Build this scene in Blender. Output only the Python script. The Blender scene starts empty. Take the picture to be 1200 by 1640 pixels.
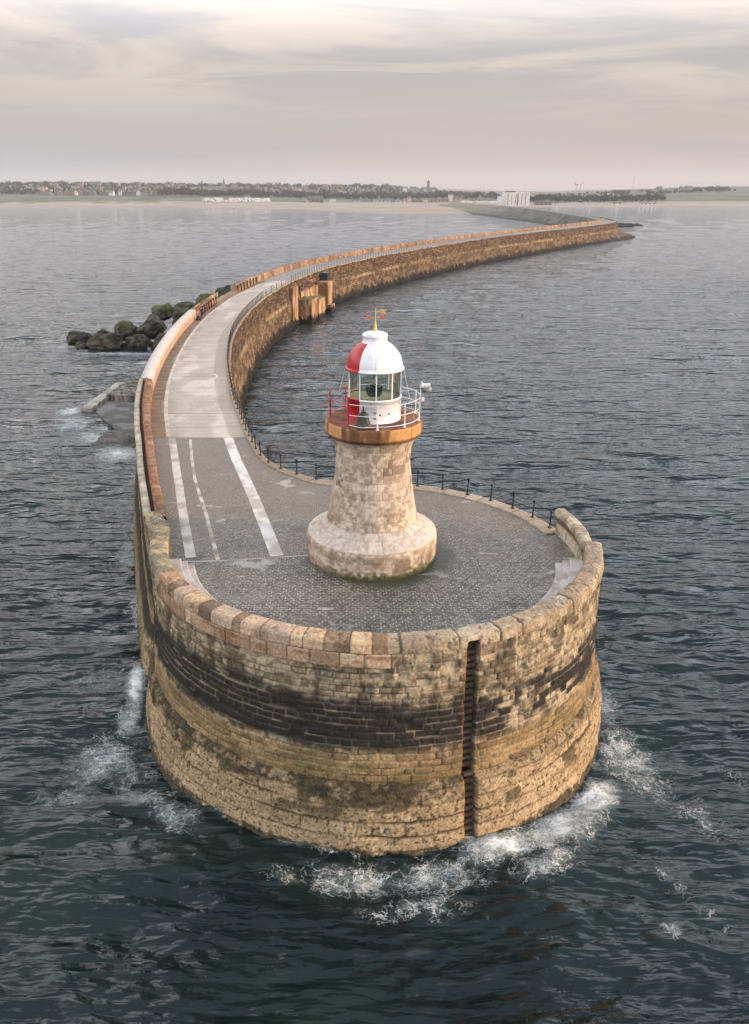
import bpy, bmesh, math, random
import numpy as np
from mathutils import Vector, Matrix
random.seed(7); rng = np.random.default_rng(7)
scene = bpy.context.scene
C = scene.collection
rad = math.radians

# ------------------------------------------------------------------ camera
CAMH = 27.8            # metres above the sea; the pier deck is 8.8 m above the sea
cam = bpy.data.cameras.new('camera'); co = bpy.data.objects.new('camera', cam); C.objects.link(co)
co.location = (0, 0, CAMH); co.rotation_euler = (rad(90 - 22.01), 0, 0)
cam.sensor_fit = 'VERTICAL'; cam.sensor_height = 24; cam.sensor_width = 24
cam.lens = 1290 / 1640 * 24
cam.shift_x = 54.0 / 1640
cam.clip_start = 0.5; cam.clip_end = 30000
scene.camera = co

# ------------------------------------------------------------------ light
SUN_AZ = -9.0      # degrees from +X (right of picture) towards the viewer
SUN_EL = 9.0
sl = bpy.data.lights.new('sun', 'SUN'); so = bpy.data.objects.new('sun', sl); C.objects.link(so)
sl.energy = 4.9; sl.angle = rad(3.0); sl.color = (1.0, 0.69, 0.45)
sd = Vector((math.cos(rad(SUN_EL)) * math.cos(rad(SUN_AZ)), math.cos(rad(SUN_EL)) * math.sin(rad(SUN_AZ)), math.sin(rad(SUN_EL))))
so.rotation_euler = sd.to_track_quat('Z', 'Y').to_euler(); so.location = (60, -10, 60)

def S(r, g, b):
    f = lambda c: (c / 255 / 12.92) if c <= 10.3 else ((c / 255 + 0.055) / 1.055) ** 2.4
    return (f(r), f(g), f(b), 1.0)

class NT:
    """small helper for building node trees"""
    def __init__(s, tree): s.t = tree; s.n = tree.nodes; s.l = tree.links
    def new(s, kind, **kw):
        n = s.n.new(kind)
        for k, v in kw.items():
            if k.startswith('i_'): n.inputs[k[2:].replace('_', ' ')].default_value = v
            else: setattr(n, k, v)
        return n
    def link(s, a, b): s.l.new(a, b)
    def put(s, v, sock):
        if hasattr(v, 'is_output') or hasattr(v, 'links'): s.l.new(v, sock)
        else: sock.default_value = v
    def math(s, op, a, b=0.5, c=None, clamp=False):
        n = s.new('ShaderNodeMath', operation=op, use_clamp=clamp)
        s.put(a, n.inputs[0]); s.put(b, n.inputs[1])
        if c is not None: s.put(c, n.inputs[2])
        return n.outputs[0]
    def mix(s, f, a, b, blend='MIX'):
        n = s.new('ShaderNodeMix', data_type='RGBA', blend_type=blend)
        s.put(f, n.inputs[0]); s.put(a, n.inputs[6]); s.put(b, n.inputs[7])
        return n.outputs[2]
    def sm(s, v, a, b, lo=0.0, hi=1.0):
        n = s.new('ShaderNodeMapRange', interpolation_type='SMOOTHSTEP')
        s.put(v, n.inputs[0]); s.put(a, n.inputs[1]); s.put(b, n.inputs[2]); s.put(lo, n.inputs[3]); s.put(hi, n.inputs[4])
        return n.outputs[0]
    def mapping(s, vec, scale=(1, 1, 1), rot=(0, 0, 0), loc=(0, 0, 0)):
        n = s.new('ShaderNodeMapping'); s.l.new(vec, n.inputs[0])
        n.inputs[1].default_value = loc; n.inputs[2].default_value = rot; n.inputs[3].default_value = scale
        return n.outputs[0]
    def noise(s, vec, scale, detail=4, rough=.55, dist=0.0):
        n = s.new('ShaderNodeTexNoise'); s.l.new(vec, n.inputs['Vector'])
        n.inputs['Scale'].default_value = scale; n.inputs['Detail'].default_value = detail
        n.inputs['Roughness'].default_value = rough; n.inputs['Distortion'].default_value = dist
        return n.outputs[0]

# ------------------------------------------------------------------ world: physical sky behind thin lilac-grey cloud
world = bpy.data.worlds.new('World'); scene.world = world; world.use_nodes = True
w = NT(world.node_tree); w.n.clear()
out = w.new('ShaderNodeOutputWorld'); bg = w.new('ShaderNodeBackground')
sky = w.new('ShaderNodeTexSky', sky_type='NISHITA', sun_disc=False)
sky.sun_elevation = rad(SUN_EL); sky.sun_rotation = rad(90 - SUN_AZ); sky.air_density = 1.6; sky.dust_density = 3.0
tc = w.new('ShaderNodeTexCoord')
d = tc.outputs['Generated']
sep = w.new('ShaderNodeSeparateXYZ'); w.link(d, sep.inputs[0])
el = w.math('MAXIMUM', sep.outputs[2], 0.0)
# lift clouds onto a flat layer so that they stretch towards the horizon
den = w.math('ADD', el, 0.09)
px = w.math('DIVIDE', sep.outputs[0], den); py = w.math('DIVIDE', sep.outputs[1], den)
cmb = w.new('ShaderNodeCombineXYZ'); w.link(px, cmb.inputs[0]); w.link(py, cmb.inputs[1])
cl = w.mapping(cmb.outputs[0], scale=(.42, .8, 1), rot=(0, 0, .30), loc=(2.35, .5, 0))
n1 = w.noise(cl, 1.35, 8, .56, .8)
n2 = w.noise(w.mapping(cmb.outputs[0], scale=(.16, .35, 1), loc=(1.5, 4.2, 0)), 1.0, 3, .5, .3)
base = w.mix(w.sm(el, 0.0, .17), S(202, 193, 188), S(197, 195, 197))
warm = w.mix(w.sm(sep.outputs[0], -.4, .5), S(196, 194, 197), S(216, 197, 190))
base = w.mix(w.sm(el, 0.13, 0.0), base, warm)
n1b = w.math('ADD', n1, w.math('MULTIPLY', w.sm(sep.outputs[0], .05, -.3), .09))
bright = w.mix(w.sm(n1b, .45, .62), base, S(233, 219, 207))
bright = w.mix(w.sm(el, .05, .125), base, bright)
dark = w.mix(w.math('MULTIPLY', w.sm(n2, .42, .66), .55), bright, S(184, 183, 190))
up = w.math('MULTIPLY', w.sm(el, .115, .34, 1.0, 5.0), w.sm(el, .38, .80, 1.0, .34))          # overcast: brighter overhead than at the horizon
cloud = w.mix(1.0, dark, w.mix(up, (0, 0, 0, 1), (1, 1, 1, 1)), 'MULTIPLY')
tint = w.mix(w.sm(el, .10, .45), (1, 1, 1, 1), (.86, .97, 1.14, 1)); dark = w.mix(1.0, dark, tint, 'MULTIPLY')
upn = w.new('ShaderNodeVectorMath', operation='SCALE'); w.link(dark, upn.inputs[0]); w.link(up, upn.inputs['Scale'])
skys = w.new('ShaderNodeVectorMath', operation='SCALE'); w.link(sky.outputs[0], skys.inputs[0]); skys.inputs['Scale'].default_value = .06
mixw = w.mix(.84, skys.outputs[0], upn.outputs[0])
w.link(mixw, bg.inputs[0]); bg.inputs[1].default_value = 1.0
w.link(bg.outputs[0], out.inputs[0])

scene.view_settings.view_transform = 'Standard'; scene.view_settings.look = 'None'
scene.view_settings.exposure = 0.08; scene.view_settings.gamma = 1.0
scene.render.engine = 'CYCLES'
try:
    scene.cycles.volume_bounces = 0; scene.cycles.max_bounces = 6; scene.cycles.transparent_max_bounces = 8
except Exception: pass

# ------------------------------------------------------------------ numpy noise
def _h(ix, iy, iz, seed):
    x = (ix.astype(np.int64) * 374761393 + iy.astype(np.int64) * 668265263 + iz.astype(np.int64) * 2147483647 + seed * 974634777) & 0xFFFFFFFF
    x = ((x ^ (x >> 13)) * 1274126177) & 0xFFFFFFFF
    x = ((x ^ (x >> 16)) * 2246822519) & 0xFFFFFFFF
    return ((x ^ (x >> 15)) & 0xFFFFFF) / float(0xFFFFFF)
def vn(x, y, z, seed=0):
    x0 = np.floor(x); y0 = np.floor(y); z0 = np.floor(z)
    fx = x - x0; fy = y - y0; fz = z - z0
    fx = fx * fx * (3 - 2 * fx); fy = fy * fy * (3 - 2 * fy); fz = fz * fz * (3 - 2 * fz)
    r = 0
    for i in (0, 1):
        for j in (0, 1):
            for k in (0, 1):
                r = r + _h(x0 + i, y0 + j, z0 + k, seed) * (fx if i else 1 - fx) * (fy if j else 1 - fy) * (fz if k else 1 - fz)
    return r
def fbm(x, y, z, seed=0, oct=4, g=.5):
    a = 1.0; s = 0.0; t = 0.0
    x, y, z = [np.asarray(v, float) for v in np.broadcast_arrays(x, y, z)]
    for o in range(oct):
        s = s + a * vn(x * 2 ** o + 17.3 * o, y * 2 ** o + 5.1 * o, z * 2 ** o + 9.7 * o, seed + o); t += a; a *= g
    return s / t
def sst(v, a, b):
    t = np.clip((v - a) / (b - a), 0, 1); return t * t * (3 - 2 * t)
def mixc(a, b, f):
    a = np.asarray(a, float); b = np.asarray(b, float)
    return a + (b - a) * np.asarray(f)[..., None]
def lin(c):
    c = np.clip(np.asarray(c, float) / 255, 0, 1)
    return np.where(c <= .04045, c / 12.92, ((c + .055) / 1.055) ** 2.4)

# ------------------------------------------------------------------ objects
def tag(o, label=None, cat=None, group=None, kind=None):
    if label: o['label'] = label
    if cat: o['category'] = cat
    if group: o['group'] = group
    if kind: o['kind'] = kind
    return o
def empty(name, loc=(0, 0, 0), rz=0, **kw):
    o = bpy.data.objects.new(name, None); C.objects.link(o); o.location = loc; o.rotation_euler = (0, 0, rz)
    o.empty_display_size = .3
    return tag(o, **kw)
def link(name, me, mats, parent=None, **kw):
    for m in (mats if isinstance(mats, (list, tuple)) else [mats]): me.materials.append(m)
    o = bpy.data.objects.new(name, me); C.objects.link(o)
    if parent is not None: o.parent = parent
    return tag(o, **kw)
def pbase(parent):
    """children of a thing that stands away from the origin are built in world coordinates: shift them back"""
    return
def mesh_np(name, V, F, cols=None, smooth=True, mi=None):
    """V (n,3), F (m,4) or (m,3) index arrays"""
    me = bpy.data.meshes.new(name); V = np.ascontiguousarray(V, dtype=np.float32); F = np.ascontiguousarray(F, dtype=np.int32)
    k = F.shape[1]
    me.vertices.add(len(V)); me.vertices.foreach_set('co', V.ravel())
    me.loops.add(F.size); me.loops.foreach_set('vertex_index', F.ravel())
    me.polygons.add(len(F)); me.polygons.foreach_set('loop_start', np.arange(0, F.size, k, dtype=np.int32))
    me.polygons.foreach_set('loop_total', np.full(len(F), k, dtype=np.int32))
    if mi is not None: me.polygons.foreach_set('material_index', np.asarray(mi, dtype=np.int32))
    me.update(calc_edges=True)
    me.polygons.foreach_set('use_smooth', np.full(len(F), smooth, dtype=bool))
    if cols is not None:
        a = me.color_attributes.new('Col', 'FLOAT_COLOR', 'POINT')
        c = np.ones((len(V), 4), np.float32); c[:, :3] = lin(cols.reshape(-1, 3)); a.data.foreach_set('color', c.ravel())
    me.validate(); return me
def grid_faces(n, m, cu=False, flip=False):
    i = np.arange(n if cu else n - 1)[:, None]; j = np.arange(m - 1)[None, :]
    i2 = (i + 1) % n
    a = i * m + j; b = i2 * m + j; c = i2 * m + j + 1; d = i * m + j + 1
    F = np.stack([a + 0 * b, b + 0 * a, c, d], -1).reshape(-1, 4)
    return F[:, ::-1] if flip else F
def catmull(P, du):
    P = np.asarray(P, float); Q = np.vstack([2 * P[0] - P[1], P, 2 * P[-1] - P[-2]])
    out = []
    for i in range(1, len(Q) - 2):
        t = np.linspace(0, 1, 24, endpoint=False)[:, None]
        p0, p1, p2, p3 = Q[i - 1], Q[i], Q[i + 1], Q[i + 2]
        out.append(.5 * ((2 * p1) + (-p0 + p2) * t + (2 * p0 - 5 * p1 + 4 * p2 - p3) * t ** 2 + (-p0 + 3 * p1 - 3 * p2 + p3) * t ** 3))
    out.append(Q[-2:-1]); return resamp(np.vstack(out), du)
def resamp(P, du):
    s = np.r_[0, np.cumsum(np.hypot(*np.diff(P[:, :2], axis=0).T))]
    n = max(2, int(round(s[-1] / du)) + 1); t = np.linspace(0, s[-1], n)
    return np.stack([np.interp(t, s, P[:, k]) for k in range(P.shape[1])], 1)
def normals(P, side=1):
    t = np.gradient(P, axis=0); t /= np.hypot(t[:, 0], t[:, 1])[:, None]
    return np.stack([t[:, 1], -t[:, 0]], 1) * side          # +1: to the right of travel
def arclen(P): return np.r_[0, np.cumsum(np.hypot(*np.diff(P, axis=0).T))]
def offset(P, d, side=1): return P + normals(P, side) * (np.asarray(d)[:, None] if np.ndim(d) else d)

def blocks(u, z, edges, L, seed):
    """courses between edges, blocks of mean length L[c]; returns course, hash, distance to joint, dv, dh"""
    edges = np.asarray(edges, float); L = np.asarray(L, float)
    c = np.clip(np.searchsorted(edges, z, side='right') - 1, 0, len(edges) - 2)
    dv = np.minimum(z - edges[c], edges[c + 1] - z)
    l = L[np.minimum(c, len(L) - 1)]
    o = np.zeros_like(c)
    uu = u / l + _h(c, o, o, seed) * 9
    j = lambda b: b + (_h(b, c, o, seed + 3) - .5) * .62
    b = np.floor(uu); b = np.where(uu < j(b), b - 1, b); b = np.where(uu >= j(b + 1), b + 1, b)
    dh = np.minimum(uu - j(b), j(b + 1) - uu) * l
    return c, b, _h(b, c, o, seed + 5), np.minimum(np.abs(dv), np.abs(dh)), np.abs(dv), np.abs(dh)

def sweep(path, side, prof, dv, pat=None, parent=None, name='wall', mat=None, u0=0.0, closed=False, smooth=True, **kw):
    """path (n,2); prof list of (offset, z) from bottom to top; pat(u, off, z, XYZ, v) -> disp, colour"""
    N = normals(path, side)
    if closed:
        q = np.vstack([path[-1], path, path[0]]); N = normals(q, side)[1:-1]
    pr = resamp(np.asarray(prof, float), dv) if dv else np.asarray(prof, float)
    u = arclen(path) + u0
    v = arclen(pr)
    P = np.empty((len(path), len(pr), 3))
    P[..., 0] = path[:, 0, None] + N[:, 0, None] * pr[None, :, 0]
    P[..., 1] = path[:, 1, None] + N[:, 1, None] * pr[None, :, 0]
    P[..., 2] = pr[None, :, 1]
    col = None
    if pat is not None:
        tz = np.gradient(pr, axis=0); tz /= np.maximum(np.hypot(tz[:, 0], tz[:, 1]), 1e-9)[:, None]
        nz = np.stack([tz[:, 1], -tz[:, 0]], 1)              # outward for an upward travel
        U = np.broadcast_to(u[:, None], P.shape[:2]); V = np.broadcast_to(v[None], P.shape[:2])
        disp, col = pat(U, np.broadcast_to(pr[None, :, 0], P.shape[:2]), P[..., 2].copy(), P.copy(), V)
        P[..., 0] += N[:, 0, None] * nz[None, :, 0] * disp
        P[..., 1] += N[:, 1, None] * nz[None, :, 0] * disp
        P[..., 2] += nz[None, :, 1] * disp
    F = grid_faces(len(path), len(pr), cu=closed, flip=(side < 0))
    me = mesh_np(name, P.reshape(-1, 3), F, col, smooth)
    return link(name, me, mat, parent, **kw)

# small bmesh helpers (real solids)
def bm_box(bm, c, s, rz=0, bev=0, mi=0, rot=None):
    M = Matrix.Translation(c) @ (rot if rot else Matrix.Rotation(rz, 4, 'Z')) @ Matrix.Diagonal((s[0], s[1], s[2], 1))
    r = bmesh.ops.create_cube(bm, size=1, matrix=M)
    fs = set(f for v in r['verts'] for f in v.link_faces)
    if bev:
        es = list(set(e for v in r['verts'] for e in v.link_edges))
        rr = bmesh.ops.bevel(bm, geom=es, offset=bev, segments=1, affect='EDGES'); fs = set(rr['faces']) | {f for f in fs if f.is_valid}
    for f in fs: f.material_index = mi
def bm_tube(bm, pts, r, seg=8, mi=0, caps=True):
    pts = [Vector(p) for p in pts]; rs = r if isinstance(r, (list, tuple)) else [r] * len(pts)
    rings = []
    for i, p in enumerate(pts):
        t = (pts[min(i + 1, len(pts) - 1)] - pts[max(i - 1, 0)]).normalized()
        a = t.orthogonal().normalized() if abs(t.z) > .9 else Vector((0, 0, 1)).cross(t).normalized()
        b = t.cross(a)
        rings.append([bm.verts.new(p + (a * math.cos(2 * math.pi * k / seg) + b * math.sin(2 * math.pi * k / seg)) * rs[i]) for k in range(seg)])
    for i in range(len(rings) - 1):
        for k in range(seg):
            f = bm.faces.new((rings[i][k], rings[i][(k + 1) % seg], rings[i + 1][(k + 1) % seg], rings[i + 1][k])); f.smooth = True; f.material_index = mi
    if caps:
        for rr in (rings[0][::-1], rings[-1]):
            f = bm.faces.new(rr); f.material_index = mi
def bm_lathe(bm, prof, seg=32, c=(0, 0, 0), mi=0, a0=0, a1=360, smooth=True, mfn=None):
    full = abs(a1 - a0) >= 360; n = seg if full else seg + 1
    rings = []
    for r, z in prof:
        rings.append([bm.verts.new((c[0] + r * math.cos(rad(a0 + (a1 - a0) * k / seg)), c[1] + r * math.sin(rad(a0 + (a1 - a0) * k / seg)), c[2] + z)) for k in range(n)])
    for i in range(len(rings) - 1):
        for k in range(seg):
            k2 = (k + 1) % n
            vs = [rings[i][k], rings[i][k2], rings[i + 1][k2], rings[i + 1][k]]
            f = bm.faces.new(vs); f.smooth = smooth
            f.material_index = mfn(a0 + (a1 - a0) * (k + .5) / seg) if mfn else mi
def bm_obj(name, bm, mats, parent=None, **kw):
    bmesh.ops.remove_doubles(bm, verts=bm.verts, dist=1e-5)
    bmesh.ops.recalc_face_normals(bm, faces=bm.faces)
    me = bpy.data.meshes.new(name); bm.to_mesh(me); bm.free()
    return link(name, me, mats, parent, **kw)
def NB(): return bmesh.new()
def copy_tree(o, parent=None):
    c = o.copy(); C.objects.link(c)
    if parent is not None: c.parent = parent
    for ch in list(o.children): copy_tree(ch, c)
    return c

# ------------------------------------------------------------------ materials
def mat(name): 
    m = bpy.data.materials.new(name); m.use_nodes = True; t = NT(m.node_tree); t.n.clear()
    o = t.new('ShaderNodeOutputMaterial'); b = t.new('ShaderNodeBsdfPrincipled'); t.link(b.outputs[0], o.inputs[0])
    t.tc = t.new('ShaderNodeTexCoord').outputs['Object']
    return m, t, b, o
def bump(t, b, h, strength=.5, dist=.02):
    n = t.new('ShaderNodeBump'); n.inputs['Strength'].default_value = strength; n.inputs['Distance'].default_value = dist
    t.link(h, n.inputs['Height']); t.link(n.outputs[0], b.inputs['Normal'])
def stone_mat(name, fine=9.0, amp=.35, bs=.6, bd=.03, rough=.88):
    m, t, b, o = mat(name)
    at = t.new('ShaderNodeAttribute', attribute_name='Col')
    n = t.noise(t.tc, fine, 5, .65); n2 = t.noise(t.tc, fine * 4.3, 3, .6)
    k = t.math('ADD', t.math('MULTIPLY', t.math('SUBTRACT', n, .5), amp * 4), t.math('MULTIPLY', t.math('SUBTRACT', n2, .5), amp * 2.2))
    k = t.math('ADD', k, 1.0); k = t.math('MAXIMUM', k, .3)
    v = t.new('ShaderNodeVectorMath', operation='SCALE'); t.link(at.outputs['Color'], v.inputs[0]); t.link(k, v.inputs['Scale'])
    t.link(v.outputs[0], b.inputs['Base Color']); b.inputs['Roughness'].default_value = rough
    b.inputs['Specular IOR Level'].default_value = .25
    bump(t, b, t.math('ADD', n, t.math('MULTIPLY', n2, .5)), bs, bd)
    return m
M = {}
M['stone'] = stone_mat('weathered_stone', 8.0, .55, 1.0, .05)
M['tower'] = stone_mat('tower_stone', 6.0, .22, .5, .03)
M['deck'] = stone_mat('worn_concrete', 3.0, .12, .35, .015)
M['rubble'] = stone_mat('far_rubble', .8, .3, .8, .3)
M['land'] = stone_mat('land_cover', .05, .12, .3, .3, .95)
def plain(name, col, rough=.6, metal=0, var=.0, scale=8, bs=0, spec=.5):
    m, t, b, o = mat(name)
    if var:
        n = t.noise(t.tc, scale, 5, .6)
        c = t.mix(t.sm(n, .3, .7), tuple(x * (1 - var) for x in col[:3]) + (1,), tuple(min(1, x * (1 + var)) for x in col[:3]) + (1,))
        t.link(c, b.inputs['Base Color'])
        if bs: bump(t, b, n, bs, .02)
    else: b.inputs['Base Color'].default_value = col
    b.inputs['Roughness'].default_value = rough; b.inputs['Metallic'].default_value = metal; b.inputs['Specular IOR Level'].default_value = spec
    return m
def paint(name, col, rust=.12):
    m, t, b, o = mat(name)
    str_ = t.noise(t.mapping(t.tc, scale=(9, 9, .7)), 1.0, 5, .6)
    c = t.mix(t.sm(t.noise(t.tc, 3, 4), .3, .75), col, tuple(x * .86 for x in col[:3]) + (1,))
    c = t.mix(t.math('MULTIPLY', t.sm(str_, .54, .74), rust), c, S(150, 95, 50))
    t.link(c, b.inputs['Base Color']); b.inputs['Roughness'].default_value = .38
    bump(t, b, t.noise(t.tc, 5, 3), .12, .02)
    return m
M['white'] = paint('white_paint', S(232, 232, 230), .35)
M['red'] = paint('red_paint', S(176, 22, 30), .12)
M['gold'] = plain('gilt', S(206, 168, 92), .45, .3, .12, 20)
M['dred'] = plain('dark_red_paint', S(140, 22, 30), .5)
M['lred'] = plain('letter_red', S(205, 70, 55), .5)
M['bronze'] = plain('green_bronze', S(62, 68, 58), .6, .4, .35, 12, .3)
M['iron'] = plain('black_iron', S(34, 36, 40), .55, .3, .3, 20)
M['rust'] = plain('rusty_iron', S(86, 48, 30), .85, .1, .4, 14, .4)
M['darkiron'] = plain('dark_rusted_iron', S(50, 38, 32), .8, .1, .3, 14, .3)
M['rungm'] = plain('weathered_brown_rungs', S(70, 57, 44), .9, 0, .45, 10, .5)
M['cream'] = plain('cream_floor', S(200, 190, 165), .7, 0, .1, 6)
M['lens'] = plain('green_lens', S(46, 66, 58), .25, .1, .3, 10)
M['black'] = plain('black_marking_shade', S(30, 32, 36), .5)  # also the painted shade of the landing stage openings
M['grey'] = plain('grey_fitting', S(150, 148, 142), .5, 0, .15, 9)
M['greyrail'] = plain('grey_iron_rail', S(78, 84, 88), .6, .2, .2, 8)
def glass():
    m = bpy.data.materials.new('lantern_glass'); m.use_nodes = True; t = NT(m.node_tree); t.n.clear()
    o = t.new('ShaderNodeOutputMaterial'); tr = t.new('ShaderNodeBsdfTransparent'); g = t.new('ShaderNodeBsdfGlossy')
    tr.inputs[0].default_value = (.80, .86, .82, 1); g.inputs['Roughness'].default_value = .03; g.inputs[0].default_value = (.9, .95, .95, 1)
    fr = t.new('ShaderNodeFresnel'); fr.inputs[0].default_value = 1.5
    mx = t.new('ShaderNodeMixShader'); t.link(fr.outputs[0], mx.inputs[0]); t.link(tr.outputs[0], mx.inputs[1]); t.link(g.outputs[0], mx.inputs[2])
    t.link(mx.outputs[0], o.inputs[0]); return m
M['glass'] = glass()

# granite setts: rows of small cubes with pale worn corners
def setts():
    m, t, b, o = mat('granite_setts')
    br = t.new('ShaderNodeTexBrick'); t.link(t.tc, br.inputs['Vector'])
    br.inputs['Scale'].default_value = 1.0; br.inputs['Brick Width'].default_value = .29; br.inputs['Row Height'].default_value = .185
    br.inputs['Mortar Size'].default_value = .02; br.inputs['Mortar Smooth'].default_value = .3
    br.inputs['Color1'].default_value = S(70, 66, 58); br.inputs['Color2'].default_value = S(104, 97, 86); br.inputs['Mortar'].default_value = S(112, 112, 106)
    br.inputs['Bias'].default_value = -.2; br.offset = .5
    sp = t.noise(t.tc, 7, 2, .5)
    big = t.noise(t.tc, .22, 4, .6); 
    c = t.mix(t.math('MULTIPLY', br.outputs['Fac'], t.sm(sp, .44, .60)), br.outputs['Color'], S(182, 176, 160))
    c = t.mix(t.math('MULTIPLY', br.outputs['Fac'], t.sm(sp, .52, .40)), c, S(60, 60, 56))
    sp2 = t.new('ShaderNodeSeparateXYZ'); t.link(t.tc, sp2.inputs[0])
    pt_ = t.noise(t.tc, .75, 5, .62)
    c = t.mix(t.math('MULTIPLY', t.sm(pt_, .5, .68), .5), c, S(124, 118, 106)); c = t.mix(t.math('MULTIPLY', t.sm(pt_, .46, .32), .55), c, S(44, 46, 44))
    # browner, dirtier setts away from the seaward end
    far = t.math('ADD', t.sm(sp2.outputs[1], 33, 54), t.math('MULTIPLY', t.math('SUBTRACT', big, .5), 1.6), clamp=True)
    c = t.mix(t.math('MULTIPLY', far, .7), c, S(114, 100, 83))
    # damp moss round the foot of the tower on its seaward side
    dx = t.math('SUBTRACT', sp2.outputs[0], 2.4); dy = t.math('SUBTRACT', sp2.outputs[1], 40.6)
    rr = t.math('SQRT', t.math('ADD', t.math('MULTIPLY', dx, dx), t.math('MULTIPLY', dy, dy)))
    moss = t.math('MULTIPLY', t.sm(t.math('ADD', rr, t.math('MULTIPLY', big, 1.2)), 4.9, 3.9), .85)
    c = t.mix(moss, c, S(58, 62, 38))
    # thin pale lime trails
    vor = t.new('ShaderNodeTexVoronoi', feature='DISTANCE_TO_EDGE'); t.link(t.mapping(t.tc, scale=(.16, .3, 1), rot=(0, 0, .5)), vor.inputs['Vector']); vor.inputs['Scale'].default_value = 1.0
    dn = t.noise(t.tc, .5, 5, .7)
    tr = t.math('MULTIPLY', t.sm(t.math('ADD', vor.outputs[0], t.math('MULTIPLY', t.math('SUBTRACT', dn, .5), .5)), .012, .0), t.sm(big, .5, .62))
    c = t.mix(t.math('MULTIPLY', tr, .5), c, S(185, 180, 168))
    t.link(c, b.inputs['Base Color']); b.inputs['Roughness'].default_value = .62
    h = t.math('ADD', t.math('MULTIPLY', br.outputs['Fac'], -1.0), t.math('MULTIPLY', t.noise(t.tc, 22, 3), .6))
    bump(t, b, h, .5, .02)
    return m
M['setts'] = setts()
def asphalt():
    m, t, b, o = mat('old_asphalt')
    n = t.noise(t.tc, .6, 6, .65); f = t.noise(t.tc, 30, 3, .6)
    c = t.mix(t.sm(n, .3, .7), S(98, 96, 92), S(126, 118, 106)); c = t.mix(t.math('MULTIPLY', t.sm(f, .45, .7), .4), c, S(70, 70, 70))
    t.link(c, b.inputs['Base Color']); b.inputs['Roughness'].default_value = .85; bump(t, b, f, .3, .01)
    return m
M['asphalt'] = asphalt()

# ==================================================================== PLAN OF THE PIER (metres, x right, y away, z up from the sea)
D = 8.8
CX, CY = 1.85, 40.95            # centre of the round pierhead
def arc(r, a0, a1, du, cx=CX, cy=CY):
    n = max(3, int(abs(rad(a1 - a0)) * r / du) + 1); a = np.radians(np.linspace(a0, a1, n))
    return np.stack([cx + r * np.cos(a), cy + r * np.sin(a)], 1)
R_CTRL = [(-.3, 52.25), (-1.8, 53.25), (-3.3, 54.5), (-4.5, 55.9), (-5.4, 57.3), (-6.15, 59.2), (-7.1, 62.8), (-7.9, 66), (-8.7, 69.8), (-10.1, 76.2), (-11.5, 84.2), (-12.4, 90), (-13.4, 98), (-14.3, 106.9), (-14.8, 115), (-15.0, 123.9), (-14.95, 132), (-14.7, 140), (-14.1, 151), (-13.1, 160.5), (-12.1, 168), (-10.4, 180), (-7.6, 194), (-3.9, 208.5), (0, 220.4), (14.2, 254), (33.2, 292), (55, 331), (79.5, 369), (107, 410), (133, 448), (151.5, 478), (163, 506), (168, 532), (172, 560), (175, 600)]
L_CTRL = [(-9.35, 38.6), (-9.5, 40.9), (-10.05, 43), (-11.2, 47.1), (-12.6, 52.2), (-14.15, 58.3), (-15.4, 63.1), (-17.1, 70.5), (-18.7, 79), (-19.9, 87.5), (-21.0, 98), (-22.0, 112), (-22.4, 127.5), (-22.0, 143.2), (-20.7, 158), (-18.7, 172), (-16.7, 184), (-13.9, 197.9), (-10.3, 211.7), (-6.0, 224), (8.2, 257.2), (27.4, 295.2), (49.4, 334.4), (73.9, 372.4), (101.4, 413.5), (127.6, 451.6), (145.8, 481.2), (157.5, 512)]
RP = catmull(R_CTRL, .1); LP = catmull(L_CTRL, .1)
def cut(P, y0, y1, du):
    q = P[(P[:, 1] >= y0) & (P[:, 1] <= y1)]; return resamp(q, du)
WORLD = set()
_link = link
def link(name, me, mats, parent=None, **kw):
    o = _link(name, me, mats, parent, **kw)
    if parent is not None and parent.name in WORLD: o.location = -parent.location
    return o

pier = empty('stone_pier', (CX, CY, 0), label='long curved stone harbour pier with a round head, running back to the beach', cat='pier')
WORLD.add(pier.name)

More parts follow.
